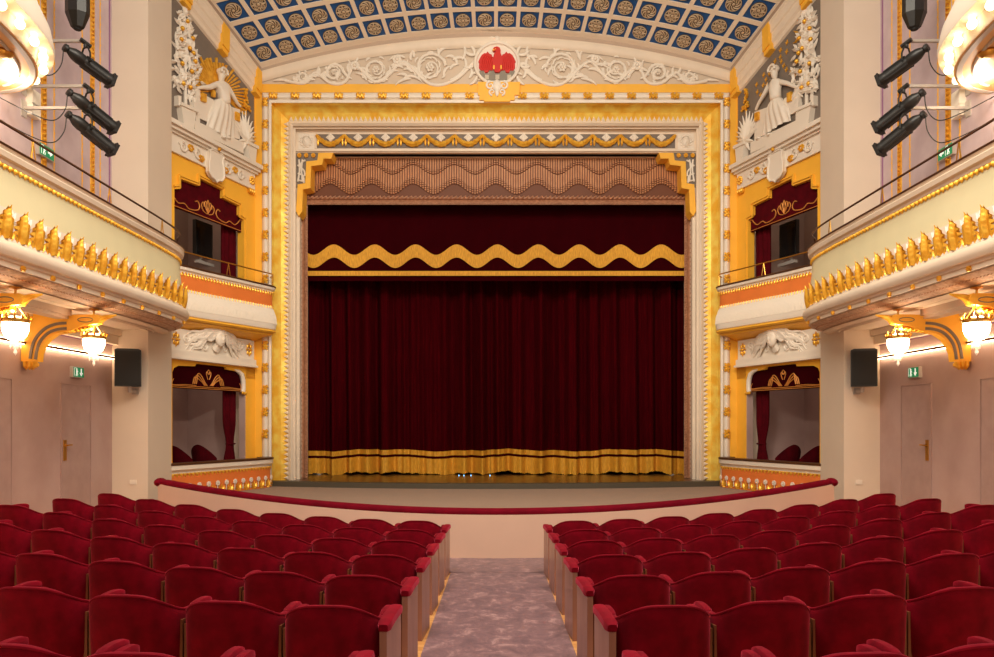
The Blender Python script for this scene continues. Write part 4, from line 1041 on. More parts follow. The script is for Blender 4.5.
        obj(nm, g, tint, kind='structure')
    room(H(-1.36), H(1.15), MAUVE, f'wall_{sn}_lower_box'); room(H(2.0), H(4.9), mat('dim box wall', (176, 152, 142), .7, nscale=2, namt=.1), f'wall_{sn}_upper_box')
    # valances
    def valance(dr, dl, h0, h1, lab, motif):
        t = thing('box_valance', SD((dr+dl)/2, h0, -.06, side), lab, 'valance', 'embroidered box valances')
        g = G(); sprism(g, [(dr, h0), (dr, h1), (dl, h1), (dl, h0)], -.09, -.06, side); obj('velvet_panel', g, DRAPE if motif else VAL, t)
        g = G(); md = (dr+dl)/2; hh = h1-h0
        def TT(pts, r): g.tube([SD(md+x, h0+z, -.045, side) for x, z in interp(pts, 5)], r, 5)
        for hq in ((.02,) if motif else (.02, .05)): g.tube([SD(dr-.02, h0+hq, -.045, side), SD(dl, h0+hq, -.045, side)], .008, 5)
        for e in (-1, 1):
            if motif:
                TT([(e*1.0, .2), (e*.92, .25), (e*.86, .18), (e*.75, .1), (e*.6, .13), (e*.5, .07), (e*.35, .08), (e*.25, .12), (e*.22, .2), (e*.27, .27), (e*.33, .25)], .011)
                TT([(0, .12), (e*.06, .2), (e*.09, .3), (e*.05, .33), (e*.03, .25), (0, .16)], .01); TT([(e*.03, .1), (e*.13, .14), (e*.17, .24), (e*.12, .3), (e*.1, .22)], .01)
            else:
                for o_ in (0, .035, .07):
                    TT([(e*.04+e*o_, .08), (e*.1+e*o_, .14), (e*.2+e*o_, .27-o_), (e*.28+e*o_, .3-o_), (e*.3+e*o_*1.2, .2), (e*.33+e*o_*1.2, .1)], .011)
                TT([(e*.33, .07), (e*.6, .075), (e*.88, .06), (e*.92, .1), (e*.88, .17)], .008)
                TT([(0, .3), (e*.03, .35), (0, .39)], .008); TT([(e*.02, .2), (e*.06, .3), (e*.05, .35), (e*.02, .3)], .008)
        if motif: TT([(0, .1), (-.03, .25), (0, .37), (.03, .25), (0, .1)], .01)
        obj('gold_embroidery', g, THREAD, t, smooth=True)
    valance(15.24, 13.3, 3.92, 4.75, f'red velvet valance with gold scrollwork in the upper {sn} box', True)
    valance(15.28, 13.3, .62, 1.12, f'dark velvet valance with gold swan-like embroidery in the lower {sn} box', False)
    # rounded white corner bracket of the lower opening
    g = G(); 
    c = G(); c.prism([(.0, 0), (-.05, .0), (-.07, -.05), (-.1, -.3), (-.06, -.36), (-.01, -.36), (.0, -.3)], 0, .1)
    t = thing('scroll_console', SD(15.3, .58, .0, side), f'white console with gold tips at the corner of the lower {sn} box', 'console', 'consoles of the lower boxes')
    g = G(); pts = [(14.95, 1.07), (15.1, 1.04), (15.2, .98), (15.25, .85), (15.26, .7), (15.24, .62)]
    g.tube([SD(d, h, -.02, side) for d, h in pts], [.02, .04, .05, .05, .045, .05], 8); obj('scroll', g, WHITE, t, smooth=True)
    g = G(); [g.ball(SD(15.26+k*.05, .6, .0, side)[:], (.03, .03, .035), 7, 5) for k in (-1, 0, 1)]; obj('gold_tip', g, GOLD, t, smooth=True)
    # drapes
    def drape(dc, wd, h0, h1, tie, lab, wback=-.26):
        t = thing('side_drape', SD(dc, h0, wback, side), lab, 'drape', 'drapes in the boxes')
        g = G()
        def p(u, v):
            th_ = 2*pi*u; h = h1+(h0-h1)*v; pinch = 1-(.45*math.exp(-((h-tie)/.28)**2) if tie is not None else 0); ww = wd/2*pinch
            return SD(dc+ww*cos(th_)+(.0 if tie is None else .04*(1-pinch)), h, wback+(.07*sin(th_))*pinch+.025*cos(th_*9)*sin(th_), side)
        g.grid(60, 16, p, True); obj('cloth', g, DRAPE, t, smooth=True, sharp=False)
        if tie is not None:
            g = G(); g.tube([SD(dc+.04+wd*.3*cos(a*pi/6), tie, wback+.07*sin(a*pi/6), side) for a in range(12)], .018, 6, closed=True); obj('tie_band', g, DRAPE, t, smooth=True)
    drape(15.12, .34, -1.3, .68, -.45, f'dark red drape gathered by a tie at the stage end of the lower {sn} box')
    drape(15.1, .4, 2.05, 4.1, None, f'dark red drape hanging at the stage end of the upper {sn} box')
    drape(13.35, .3, 2.05, 4.1, None, f'dark red drape beside the pillar in the upper {sn} box')
    drape(13.42, .12, -1.3, .68, None, f'narrow dark red drape beside the pillar in the lower {sn} box')
    # monitor in the upper box
    t = thing('monitor', SD(14.3, 3.3, -1.2, side), f'black monitor on a pale arm inside the upper {sn} box', 'monitor', 'monitors in the upper boxes')
    g = G(); c = G(); c.box((-.25, -.06, -.36), (.25, .02, .36)); splace(g, c, 14.95, 3.75, -.75, side); obj('monitor_casing', g, BLACK, t)
    g = G(); c = G(); c.box((-.22, .02, -.32), (.22, .03, .3)); splace(g, c, 14.95, 3.75, -.75, side); obj('screen', g, SCREEN, t)
    g = G(); c = G(); c.tube([(0, -.05, -.34), (0, -.1, -.42), (.3, -.1, -.45)], .03, 6); c.box((-.1, -.14, -.48), (.4, -.06, -.42)); splace(g, c, 14.95, 3.75, -.75, side); obj('support_arm', g, GREYM, t)
    # chairs in lower box
    for k, (dq, wq) in enumerate(((14.85, -.55), (14.2, -.55))):
        t = thing('box_chair', SD(dq, -1.35, wq, side), f"dark red shell chair in the lower {sn} box, {'nearer the stage' if k == 0 else 'beside the pillar'}", 'chair', 'shell chairs in the lower boxes')
        c = G()
        def sh(u, v, off):
            a = -1.25+2.5*u; zt = .9-.28*(abs(a)/1.25)**1.6; z = .42+(zt-.42)*v; r_ = .24+off+.05*v
            return (-cos(a)*r_, sin(a)*r_, z)
        c.grid(14, 6, lambda u, v: sh(u, v, 0)); c.grid(14, 6, lambda u, v: sh(u, v, .03)); c.grid(14, 1, lambda u, v: sh(u, 1, .03*v))
        g = G(); splace(g, c, dq, -1.35, wq, side); obj('backrest', g, DRAPE, t, smooth=True)
        c = G(); c.lathe([(.05, .36), (.24, .38), (.25, .44), (.2, .47), (.02, .48)], (0, 0, 0), 16); g = G(); splace(g, c, dq, -1.35, wq, side); obj('seat', g, DRAPE, t, smooth=True)
        for q in range(4):
            a = pi/4+q*pi/2; c = G(); c.tube([(.15*cos(a), .15*sin(a), .38), (.22*cos(a), .22*sin(a), 0)], [.015, .01], 6); g = G(); splace(g, c, dq, -1.35, wq, side); obj('leg', g, BLACK, t)
    # ------------------------------------------------ box fronts
    up = Path([(5.85, 12.95), (5.63, 13.3), (5.42, 13.78), (5.15, 14.3), (4.87, 14.88), (4.68, 15.25), (4.66, 15.42), (4.78, 15.58)], 6)
    t = thing('upper_box_balcony', (side*5.15, 14.3, H(1.87)), f'curved upper box front on the {sn} with orange band and white fluting', 'box balcony', 'upper box balconies')
    bz = up.sweep([(-.28, H(1.9)), (-.02, H(1.88)), (.05, H(1.92)), (.07, H(2.0)), (.05, H(2.2)), (.0, H(2.36)), (-.01, H(2.4)), (-.28, H(2.4))], side); obj('white_fluted_base', bz, WHITE, t, smooth=True)
    g = up.sweep([(-.28, H(2.38)), (-.01, H(2.38)), (-.02, H(2.68)), (-.28, H(2.68))], side); obj('orange_band', g, ORA, t)
    g = up.sweep([(-.28, H(2.68)), (-.01, H(2.68)), (.0, H(2.72)), (.04, H(2.74)), (.05, H(2.79)), (-.28, H(2.79))], side); obj('white_coping', g, WHITE, t, smooth=True)
    g = up.sweep([(-.2, H(2.79)), (.06, H(2.79)), (.065, H(2.81)), (.05, H(2.825)), (-.2, H(2.825))], side); obj('wooden_cap', g, BRONZE, t)
    g = up.sweep([(-.28, H(1.84)), (.02, H(1.84)), (.06, H(1.87)), (.055, H(1.9)), (-.28, H(1.9))], side); up.sweep([(-.3, H(1.8)), (-.05, H(1.8)), (-.03, H(1.84)), (-.3, H(1.84))], side, g=g); obj('yellow_underside_edge', g, YEL, t)
    g = G(); n = int(up.len/.07)
    for k in range(n): up.place(g, G().ball((0, 0, 0), (.02, .02, .02), 6, 4), .04+k*.07, 0, H(2.69), side); up.place(g, leaf(.07, .05, .015, 0, 2, 3).xf(Matrix.Rotation(pi, 4, 'Y')), .04+k*.07, -.012, H(2.69), side)
    obj('gold_bead_trim', g, GOLD, t, smooth=True)
    g = G()
    for k in range(n): up.place(g, leaf(.09, .035, .012, 0, 2, 3), .04+k*.07, -.005, H(2.33), side)
    obj('gold_spear_trim', g, GOLD, t, smooth=True)
    g = G()
    for k in range(int(up.len/.035)):
        tt = .02+k*.035; g.tube([up.pos(tt, .002, H(2.34), side), up.pos(tt, .055, H(2.18), side), up.pos(tt, .075, H(2.03), side)], [.01, .013, .008], 4)
    obj('fluting', g, WHITE, t, smooth=True)
    # soffit under the upper box
    g = G(); b = 0
    def sof(u, v):
        p, tt = up.at(up.len*u); a = Vector((side*p[0], p[1], H(1.83))); c = SD(p[1]+0, 1.72, .02, side); return a.lerp(c, v)
    g.grid(20, 3, sof); obj('soffit', g, YEL, t)
    g = G(); g.tube([up.pos(up.len*k/40, 0, H(3.07)-(0 if 1 < k < 38 else .02), side) for k in range(0, 41)], .014, 6)
    hr = obj('handrail', g, BRASS, t, smooth=True)
    for q in (.06, .5, .93):
        g = G()
        for e in (-.05, .05): g.tube([up.pos(up.len*q, 0, H(3.07), side), up.pos(up.len*q+e, 0, H(2.8), side)], .008, 5)
        obj('rail_post', g, BRASS, hr, smooth=True)
    # floor of the upper box
    # lower box
    lw = Path([(5.86, 12.75), (5.72, 12.95), (5.5, 13.4), (5.13, 14.2), (4.85, 14.85), (4.7, 15.3), (4.76, 15.5), (4.95, 15.6)], 6)
    t = thing('lower_box_parapet', (side*5.15, 14.3, ZP), f'curved lower box front on the {sn} with orange band and palmettes', 'box parapet', 'lower box parapets')
    g = lw.sweep([(-.12, ZP), (.0, ZP), (-.01, H(-.95)), (-.02, H(-.9)), (-.12, H(-.9))], side); obj('orange_band', g, ORA, t)
    g = lw.sweep([(-.12, H(-.92)), (-.0, H(-.92)), (.005, H(-.88)), (.05, H(-.85)), (.05, H(-.77)), (-.12, H(-.77))], side); obj('white_coping', g, WHITE, t, smooth=True)
    g = lw.sweep([(-.15, H(-.77)), (.06, H(-.77)), (.065, H(-.745)), (.05, H(-.73)), (-.15, H(-.73))], side); obj('wooden_cap', g, BRONZE, t)
    g = G(); n = int(lw.len/.09)
    for k in range(n): lw.place(g, leaf(.075, .06, .015, 0, 2, 3).xf(Matrix.Rotation(pi, 4, 'Y')), .04+k*.09, -.005, H(-.91), side); lw.place(g, G().ball((0, 0, 0), .016, 6, 4), .085+k*.09, 0, H(-.93), side)
    obj('gold_bead_trim', g, GOLD, t, smooth=True)
    n = 14
    for k in range(n):
        s_ = .1+k*(lw.len-.15)/n
        g = G()
        for a in (-.9, -.45, 0, .45, .9): lw.place(g, leaf(.17-.03*abs(a), .05, .02, 3, 2, 5).xf(Matrix.Rotation(a, 4, 'Y')), s_, 0, H(-1.34), side)
        lw.place(g, flower(.05, .02, 6), s_, .0, H(-1.33), side); obj('gold_palmette', g, GOLD, t, smooth=True)
        g = G(); s2 = s_+(lw.len-.15)/n/2
        lw.place(g, flower(.055, .02, 7), s2, .01, H(-1.15), side); lw.place(g, G().tube([(0, .01, -.14), (0, .015, 0)], .01, 5), s2, 0, H(-1.17), side); obj('white_flower', g, WHITE, t, smooth=True)
    # ------------------------------------------------ main balcony
    bp = Path([(5.1, 5.2), (5.1, 7.0), (5.1, 9.0), (5.1, 10.6), (5.11, 11.4), (5.16, 12.0), (5.3, 12.4), (5.55, 12.68), (5.85, 12.8)], 6)
    t = thing('balcony', (side*5.1, 9, H(1.5)), f'long cream {sn} balcony front with gilded leaves below a bronze rail', 'balcony', 'first tier balconies')
    g = bp.sweep([(-.6, H(2.2)), (.02, H(2.2)), (-.01, H(2.45)), (-.02, H(2.68)), (-.01, H(2.7)), (-.6, H(2.7))], side); obj('parapet', g, CREAMG, t, smooth=True)
    g = bp.sweep([(-.6, H(2.69)), (-.01, H(2.69)), (.0, H(2.72)), (.035, H(2.74)), (.05, H(2.79)), (.03, H(2.81)), (.05, H(2.84)), (-.6, H(2.84))], side); obj('coping', g, CREAM, t, smooth=True)
    g = bp.sweep([(-.22, H(2.84)), (.055, H(2.84)), (.06, H(2.86)), (.04, H(2.875)), (-.22, H(2.875))], side); obj('wooden_cap', g, BRONZE, t)
    g = bp.sweep([(-.6, H(1.84)), (.05, H(1.86)), (.035, H(2.0)), (.02, H(2.22)), (-.6, H(2.22))], side); obj('leaf_band', g, WHITE, t, smooth=True)
    g = bp.sweep([(-.27, H(1.515)), (-.2, H(1.515)), (-.17, H(1.53)), (.0, H(1.575)), (.02, H(1.6))], side); obj('carved_band', g, BANDM, t, smooth=True)
    g = bp.sweep([(-.3, H(1.5)), (-.26, H(1.51)), (-.02, H(1.61)), (.01, H(1.605)), (.035, H(1.61)), (.04, H(1.66)), (.06, H(1.67)), (.065, H(1.7)), (.1, H(1.71)), (.125, H(1.75)), (.13, H(1.8)), (.11, H(1.84)), (.06, H(1.87)), (-.3, H(1.87))], side); obj('lower_moulding', g, CREAM, t, smooth=True)
    g = G(); n = int(bp.len/.085)
    for k in range(n):
        pass
        bp.place(g, leaf(.06, .06, .02, 0, 2, 3).xf(Matrix.Rotation(pi, 4, 'Y')), k*.085, -.01, H(2.68), side); bp.place(g, G().ball((0, 0, 0), .02, 6, 4), k*.085+.04, -.005, H(2.66), side)
    obj('gold_bead_trim', g, GOLD, t, smooth=True)
    g = G()
    for k in range(int(bp.len/.06)):
        pass
        bp.place(g, G().tube([(-.02, 0, 0), (0, .012, .02), (.02, 0, .0), (0, .008, -.02)], .011, 4, closed=True), k*.06, -.08, H(1.555), side)
    obj('carved_links', g, WOODF, t, smooth=True)
    k = 0; s_ = 0.02
    lf = None
    while s_ < bp.len-.05:
        p, tt = bp.at(s_)
        if p[1] > 5.2:
            g = G(); bp.place(g, leaf(.35, .27, .05, 6, 14, 40, .05), s_, .025, H(1.875), side)
            for e in (-1, 1): bp.place(g, leaf(.13, .07, .03, 3, 4, 12, .01).xf(Matrix.Rotation(e*.5, 4, 'Y')), s_+e*.08, .02, H(1.88), side)
            obj('acanthus_leaf', g, GOLD, t, smooth=True)
            g = G()
            for a in (-.5, 0, .5): bp.place(g, leaf(.12, .05, .02, 0, 2, 4).xf(Matrix.Rotation(a, 4, 'Y')), s_+.1325, .02, H(2.1), side)
            bp.place(g, flower(.03, .015, 5), s_+.1325, .03, H(2.1), side); obj('white_lotus', g, WHITE, t, smooth=True)
            if k % 2 == 0:
                g = G(); bp.place(g, flower(.036, .022, 6), s_, .045, H(1.635), side); obj('gold_rosette', g, GOLD, t, smooth=True)
        s_ += .2655; k += 1
    # soffit
    g = G(); g.grid(60, 1, lambda u, v: (lambda p: Vector((side*(p[0]+.2) if v < .5 else side*(WX), p[1]+(0 if p[1] < 12.3 or v > .5 else 0), H(1.5))))(bp.at(bp.len*u)[0])); 
    sf = obj('soffit', g, CREAM, t)
    g = G()
    for w, r_ in ((-.42, .02), (-.5, .012)): g.tube([bp.pos(bp.len*u/60, w, H(1.495), side) for u in range(0, 58)], r_, 6)
    obj('soffit_moulding', g, CREAM, sf, smooth=True)
    # deck of balcony
    g = G(); g.grid(60, 1, lambda u, v: (lambda p: Vector((side*(p[0]+.3) if v < .5 else side*(WX), p[1], H(1.9))))(bp.at(bp.len*u)[0])); obj('deck', g, CREAM, t)
    g = G(); pts = [bp.pos(u*(bp.len-.55)/60, -.02, H(3.11), side) for u in range(0, 61)]
    e = pts[-1]; pts += [bp.pos(bp.len-.5, -.02, H(3.05), side), bp.pos(bp.len-.48, -.02, H(2.87), side)]
    g.tube(pts, .016, 6); hr = obj('handrail', g, BRONZE, t, smooth=True)
    for px in (35, 111, 164):
        y = 5.1*F/(VX-px); s_ = y-5.2; g = G()
        for e in (-.05, .05): g.tube([bp.pos(s_, -.02, H(3.1), side), bp.pos(s_+e, -.02, H(2.87), side)], .008, 5)
        obj('rail_post', g, BRASS, hr, smooth=True)
    # beams and curved brackets under the balcony
    for k, yb in enumerate((9.8, 8.2)):
        t = thing('arched_bracket', (side*WX, yb, H(.7)), f"yellow arched bracket with grey stripes under the {sn} balcony, {'by the farther lamp' if k == 0 else 'by the nearer lamp'}", 'bracket', 'arched brackets under the balconies')
        arc_ = [(-6.27, 1.5), (-6.0, 1.5), (-5.98, 1.4), (-5.5, 1.42), (-5.26, 1.42), (-5.22, 1.36), (-5.26, 1.3), (-5.45, 1.27), (-5.6, 1.21), (-5.7, 1.19), (-5.83, 1.16), (-5.93, 1.09), (-6.0, 1.0), (-6.04, .9), (-6.05, .8), (-6.27, .8)]
        g = G().prism([(-side*x, H(h)) for x, h in arc_], yb-.06, yb+.06); obj('arch_rib', g, YEL, t)
        cl = [(5.66, 1.27), (5.78, 1.26), (5.9, 1.22), (5.99, 1.15), (6.055, 1.06), (6.09, .96), (6.11, .83)]
        ci = interp([(x, h) for x, h in cl], 4)
        for e in (-.036, .036):
            g = G(); n_ = len(ci); b0 = 0
            for i_, p_ in enumerate(ci):
                t_ = (ci[min(i_+1, n_-1)]-ci[max(i_-1, 0)]).normalized(); nn_ = Vector((t_[1], -t_[0]))
                for o_ in (e-.018, e+.018):
                    for yy_ in (yb-.072, yb-.058): q_ = p_+nn_*o_; g.v.append(Vector((side*q_[0], yy_, H(q_[1]))))
            for i_ in range(n_-1):
                q_ = 4*i_; g.face((q_, q_+2, q_+6, q_+4)); g.face((q_, q_+4, q_+5, q_+1)); g.face((q_+2, q_+3, q_+7, q_+6))
            obj('grey_stripe', g, GREY, t)
        g = G()
        for q in range(3): g.tube([(side*(6.08+q*.07), yb-.05+.0, H(.8)), (side*(6.1+q*.06), yb-.05, H(.74)), (side*(6.14+q*.04), yb-.02, H(.7))], [.03, .03, .015], 6)
        g.ball((side*6.16, yb, H(.76)), (.1, .055, .05), 8, 5); obj('gold_foot', g, GOLD, t, smooth=True)
        g = G()
        for q in range(7): g.ball((side*(5.38+q*.055), yb, H(1.245-.008*q)), (.03, .06, .03), 7, 5)
        g.tube([(side*5.3, yb, H(1.34)), (side*5.18, yb, H(1.39)), (side*5.04, yb, H(1.42))], [.06, .035, .01], 7)
        obj('gold_carving', g, GOLD, t, smooth=True)
        g = G(); g.tube([(side*(5.42+.1*cos(a*pi/8)), yb-.062, H(1.35)+.03*sin(a*pi/8)) for a in range(16)], .006, 5, closed=True); obj('oval_outline', g, GREY, t, smooth=True)
    g = G(); q = sorted((side*5.6, side*5.85)); g.box((q[0], 4.5, H(1.4)), (q[1], 8.14, H(1.5))); g.box((q[0], 8.26, H(1.4)), (q[1], 9.74, H(1.5))); g.box((q[0]+.04, 4.5, H(1.36)), (q[1]-.04, 8.14, H(1.4))); g.box((q[0]+.04, 8.26, H(1.36)), (q[1]-.04, 9.74, H(1.4)))
    obj('ceiling_beam', g, TAUPE, label=f'taupe beam running between the arched brackets on the {sn}', cat='beam', group='beams under the balconies')
    # chandeliers
    for k, yc in enumerate((9.8, 8.2)):
        xc = side*5.34; sc = 1
        t = thing('pendant_lamp', (xc, yc, H(.72)), f"glowing crystal pendant lamp in a brass crown, {'farther' if k == 0 else 'nearer'} one under the {sn} balcony", 'pendant lamp', 'crystal pendant lamps')
        Zc = lambda z: H(1.5)-z
        g = G(); g.lathe([(.002, 0), (.065, -.002), (.06, -.015), (.03, -.022), (.012, -.03), (.012, -.1), (.022, -.13), (.026, -.15), (.014, -.18), (.01, -.2)], (xc, yc, H(1.5)), 14); obj('canopy', g, BRASS, t, smooth=True)
        g = G()
        for q in range(4):
            a = q*pi/2+.6; g.tube([(xc+.01*cos(a), yc+.01*sin(a), Zc(.19)), (xc+.06*cos(a), yc+.06*sin(a), Zc(.27)), (xc+.12*cos(a), yc+.12*sin(a), Zc(.36))], .006, 5)
        obj('chain', g, BRASS, t, smooth=True)
        g = G(); g.lathe([(.132, -.36), (.14, -.355), (.145, -.375), (.14, -.4), (.125, -.395)], (xc, yc, H(1.5)), 20)
        for q in range(12):
            a = q*pi/6; g.tube([(xc+.14*cos(a), yc+.14*sin(a), Zc(.37)), (xc+.15*cos(a), yc+.15*sin(a), Zc(.34)), (xc+.135*cos(a), yc+.135*sin(a), Zc(.315 if q % 3 else .29))], [.012, .016, .005], 5)
        obj('brass_crown', g, BRASS, t, smooth=True)
        g = G(); g.lathe([(.06, -.33), (.125, -.38), (.135, -.42), (.132, -.48), (.11, -.54), (.07, -.585), (.02, -.6)], (xc, yc, H(1.5)), 16); obj('crystal_bowl', g, GLOW, t, smooth=True)
        pt = bpy.data.lights.new('lamp_light', 'POINT'); pt.energy = 9; pt.color = (1, .82, .6); pt.shadow_soft_size = .05; po = bpy.data.objects.new('lamp_light', pt); COL.objects.link(po); po.location = (xc, yc, H(1.5)-.29)
        for q in range(9):
            a = q*2*pi/9; r_ = .05 if q % 2 else .028; g = G(); g.lathe([(.002, 0), (.006, -.04), (.012, -.065), (.002, -.09)], (xc+r_*cos(a), yc+r_*sin(a), Zc(.6)), 6); obj('crystal_drop', g, CRYS, t)
        g = G(); g.lathe([(.002, 0), (.005, -.08), (.016, -.11), (.02, -.13), (.002, -.16)], (xc, yc, Zc(.6)), 8); obj('bottom_drop', g, CRYS, t)
    # ------------------------------------------------ upper balcony with bulbs
    ub = Path([(5.12, 4.8), (5.12, 6.2), (5.12, 7.3), (5.2, 8.05), (5.36, 8.62), (5.62, 9.02), (5.92, 9.26), (6.25, 9.37)], 6)
    t = thing('upper_balcony', (side*5.3, 7, H(4.15)), f'rounded end of the {sn} upper balcony ringed with bulbs', 'balcony', 'second tier balconies')
    g = ub.sweep([(-.25, H(4.38)), (.16, H(4.36)), (.17, H(4.42)), (.13, H(4.62)), (.02, H(4.86)), (-.02, H(5.0)), (-.25, H(5.0))], side); obj('front', g, WHITE, t, smooth=True)
    g = ub.sweep([(-.25, H(5.0)), (-.03, H(5.0)), (-.05, H(5.7)), (-.25, H(5.7))], side); obj('parapet', g, CREAMG, t)
    g = G()
    for k in range(int(ub.len/.06)): ub.place(g, leaf(.07, .045, .02, 0, 2, 3), k*.06, -.01, H(4.97), side)
    obj('gold_bead_trim', g, GOLD, t, smooth=True)
    g = ub.sweep([(-.09, H(4.15)), (-.03, H(4.15)), (-.01, H(4.19)), (-.02, H(4.24)), (.0, H(4.36)), (-.09, H(4.4))], side); obj('bulb_rim', g, GREYL, t, smooth=True)
    g = G(); g.grid(48, 4, lambda u, v: (lambda p: Vector((side*(p[0]+(WX-p[0])*v), p[1], H(4.16-.0*v))))(ub.at(ub.len*u)[0])); obj('soffit', g, TANU, t)
    g = G(); g.tube([ub.pos(ub.len*u/60, -.2, H(4.155), side) for u in range(0, 58)], .02, 6); g.tube([ub.pos(ub.len*u/60, -.45, H(4.155), side) for u in range(0, 50)], .045, 6, .4); obj('soffit_ring', g, GREYL, t, smooth=True)
    s_ = 2.05
    while s_ < ub.len-.1:
        p = ub.pos(s_, .06, H(4.28), side); px = VX+side*0+p[0]*F/p[1]
        g = G(); g.ball(p[:], (.05, .05, .055), 10, 8); g.lathe([(.03, .0), (.03, .06)], (p[0], p[1], p[2]+.045), 8); obj('light_bulb', g, BULB, t, smooth=True)
        s_ += .36
    g = G(); c_ = (side*5.53, 8.28, H(4.155)); g.lathe([(.1, 0), (.11, -.02), (.08, -.04), (.06, -.06), (.02, -.065)], c_, 16); obj('recessed_downlight', g, BRASS, label=f'brass downlight set into the tan underside of the {sn} upper balcony', cat='downlight', group='downlights')
    pt = bpy.data.lights.new('gallery_lamp', 'POINT'); pt.energy = 22; pt.color = (1, .88, .7); pt.shadow_soft_size = .06; po = bpy.data.objects.new('gallery_lamp', pt); COL.objects.link(po); po.location = (side*5.85, 8.9, H(4.05))
    # ------------------------------------------------ spotlights
    names = ['topmost', 'middle', 'lowest']
    for k, (ra, rb_, fa, fb) in enumerate(((63.5, 46.5, 112, 82), (67.5, 91, 115, 129), (66.5, 113, 113.5, 151))):
        rd, fd = 9.55, 10.1
        A = Vector((side*(VX-ra)*rd/F, rd, EYE+(VY-rb_)*rd/F)); B = Vector((side*(VX-fa)*fd/F, fd, EYE+(VY-fb)*fd/F))
        ax = (B-A).normalized(); L = (B-A).length; M3 = ax.to_track_quat('X', 'Z').to_matrix(); M = Matrix.Translation(A) @ M3.to_4x4()
        t = thing('stage_spotlight', A, f'black stage spotlight on the {sn} wall, {names[k]} of the three', 'spotlight', 'black stage spotlights')
        ry = Matrix.Rotation(pi/2, 3, 'Y')
        g = G(); g.lathe([(.02, 0), (.05, .005), (.055, .04), (.04, .06), (.05, .08), (.075, .13), (.085, .2), (.08, .26)], (0, 0, 0), 14, ry); g.xf(M); obj('lamp_housing', g, BLACK, t, smooth=True)
        g = G(); g.lathe([(.07, .24), (.078, .27), (.078, L-.12), (.085, L-.1), (.09, L-.03)], (0, 0, 0), 12, ry)
        for q in range(4): a = q*pi/2+pi/4; g.box((.27, .082*cos(a)-.01, .082*sin(a)-.01), (L-.1, .082*cos(a)+.01, .082*sin(a)+.01))
        g.xf(M); obj('barrel', g, BLACK, t, smooth=True)
        g = G(); g.box((L-.04, -.09, -.09), (L-.02, .09, .09)); g.box((L-.02, -.085, -.085), (L+.01, -.075, .085)); g.box((L-.02, .075, -.085), (L+.01, .085, .085)); g.box((L-.02, -.085, -.085), (L+.01, .085, -.075)); g.box((L-.02, -.085, .075), (L+.01, .085, .085)); g.xf(M); obj('colour_frame', g, BLACK, t)
        g = G(); g.lathe([(.075, L-.018), (.06, L-.008), (.01, L)], (0, 0, 0), 14, ry); g.xf(M); obj('lens', g, SCREEN, t, smooth=True)
        g = G(); C0 = A+ax*.3; up_ = Vector((0, 0, 1)); sdv = ax.cross(up_).normalized()
        g.tube([C0+sdv*.11, C0+sdv*.11+up_*.1, C0+sdv*.05+up_*.2, C0-sdv*.05+up_*.2, C0-sdv*.11+up_*.1, C0-sdv*.11], .012, 6); g.tube([C0+up_*.2, C0+up_*.27], .025, 8); g.tube([C0+up_*.26-ax*.07, C0+up_*.26+ax*.07], .03, 8)
        g.tube([C0+sdv*.1, C0+sdv*.16], .02, 6); obj('yoke', g, BLACK, t, smooth=True)
        top_ = C0+up_*.27
        t2 = thing('pipe_bracket', (side*WX, top_[1], top_[2]), f'pale wall bracket holding the {names[k]} {sn} spotlight', 'bracket', 'spotlight wall brackets')
        g = G(); g.box((min(top_[0], side*WX), top_[1]-.02, top_[2]), (max(top_[0], side*WX), top_[1]+.02, top_[2]+.035)); obj('arm', g, GREYM, t2)
        g = G(); q = sorted((side*(WX-.02), side*WX)); g.box((q[0], top_[1]-.05, top_[2]-.1), (q[1], top_[1]+.05, top_[2]+.12)); obj('wall_plate', g, GREYM, t2)
        g = G(); pts = [A+Vector((0, 0, -.03)), A+Vector((-side*-.02, -.02, -.25)), A+Vector((side*.12, -.1, -.42)), A+Vector((side*.3, -.25, -.4)), Vector((side*(WX-.01), A[1]-.35, A[2]-.2))]
        g.tube(interp(pts, 6), .007, 5); obj('cable', g, BLACK, label=f'thin black cable drooping from the {names[k]} {sn} spotlight', cat='cable', group='spotlight cables')
    # junction box
    g = G(); yj = 9.93; q = sorted((side*(WX-.09), side*WX)); g.box((q[0], yj-.09, H(4.1)), (q[1], yj+.09, H(4.45))); g.box((q[0]-.01, yj-.1, H(4.25)), (q[1]+.0, yj+.1, H(4.27)))
    obj('junction_box', g, WHITE, label=f'white junction box on the upper {sn} wall beneath the bulbs', cat='junction box', group='junction boxes')
    # hanging black speaker
    xs = side*(VX-77.5)*9.9/F; t = thing('hanging_speaker', (xs, 9.9, EYE+(VY-29)*9.9/F), f'tall black tapered loudspeaker hanging high on the {sn} wall', 'loudspeaker', 'hanging loudspeakers')
    zb_ = EYE+(VY-29)*9.9/F
    def oct_(r, s2=.8): return [(r*cos(q*pi/4+pi/8), r*s2*sin(q*pi/4+pi/8)) for q in range(8)]
    g = G(); b = 0
    for r_, z in ((.06, 0), (.085, .02), (.155, .2), (.155, .85), (.1, 1.0)): g.v += [Vector((xs+x, 9.9+y, zb_+z)) for x, y in oct_(r_)]
    for j in range(4):
        for q in range(8): a = j*8+q; c = j*8+(q+1) % 8; g.face((a, c, c+8, a+8))
    g.face(range(8)); g.face(range(32, 40)); obj('cabinet', g, BLACK, t)
    g = G(); g.lathe([(.045, 0), (.045, -.012), (.02, -.015)], (xs, 9.9, zb_), 10); obj('end_cap', g, BLACKM, t, smooth=True)
    g = G(); g.tube([(xs, 9.9, zb_+.7), (side*WX, 9.9, zb_+.7)], .025, 6); obj('wall_arm', g, GREYM, t)
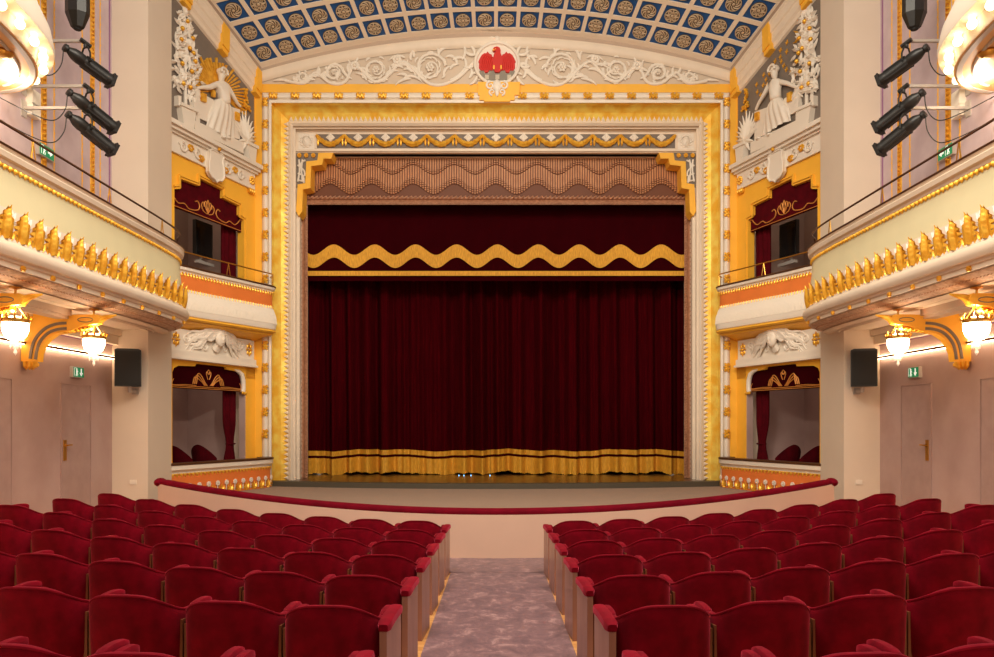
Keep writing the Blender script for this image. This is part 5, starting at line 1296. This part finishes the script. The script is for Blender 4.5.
# ------------------------------------------------------------------ lights
w = bpy.data.worlds.new('World'); scene.world = w; w.use_nodes = True
bg = w.node_tree.nodes['Background']; bg.inputs[0].default_value = (1.0, .89, .76, 1); bg.inputs[1].default_value = .36
def area(name, loc, rot, sx, sy, e, col=(1, .89, .73)):
    L = bpy.data.lights.new(name, 'AREA'); L.shape = 'RECTANGLE'; L.size = sx; L.size_y = sy; L.energy = e; L.color = col
    o = bpy.data.objects.new(name, L); COL.objects.link(o); o.location = loc; o.rotation_euler = rot; return o
area('overhead_fill_front', (0, 5.0, 9.8), (math.radians(40), 0, 0), 6, 3, 760)  # unseen panel added overhead to light the stage end
area('overhead_fill_stalls', (0, 4.5, 8.5), (0, 0, 0), 6, 4, 270)  # unseen panel added overhead to light the seats from above
def spot(name, loc, target, e, ang, col=(1, .90, .72), r=.25):
    L = bpy.data.lights.new(name, 'SPOT'); L.energy = e; L.spot_size = math.radians(ang); L.spot_blend = .6; L.shadow_soft_size = r; L.color = col
    o = bpy.data.objects.new(name, L); COL.objects.link(o); o.location = loc; o.rotation_euler = (Vector(target)-Vector(loc)).to_track_quat('-Z', 'Y').to_euler(); return o
for sx in (-1, 1):
    spot('added_fill_spot', (-sx*2.0, 2.0, 6.6), (sx*4.9, 15.8, 4.2), 1250, 24)  # added out-of-view spot that brightens the sides of the gold cove
    spot('added_fill_spot', (-sx*1.0, 2.0, 6.6), (sx*2.4, 15.6, 9.0), 700, 30)  # added out-of-view spot that brightens the area above the frame
# ------------------------------------------------------------------ camera
cam = bpy.data.cameras.new('Camera'); co = bpy.data.objects.new('Camera', cam); COL.objects.link(co)
co.location = (0, 0, EYE); co.rotation_euler = (pi/2, 0, 0); cam.sensor_width = 36; cam.lens = 36*F/994
cam.shift_x = (497-VX)/994; cam.shift_y = (VY-328.5)/994; cam.clip_start = .05
scene.camera = co
scene.view_settings.view_transform = 'Standard'; scene.view_settings.look = 'None'; scene.view_settings.gamma = 1
scene.view_settings.use_curve_mapping = False; scene.view_settings.exposure = 0.1
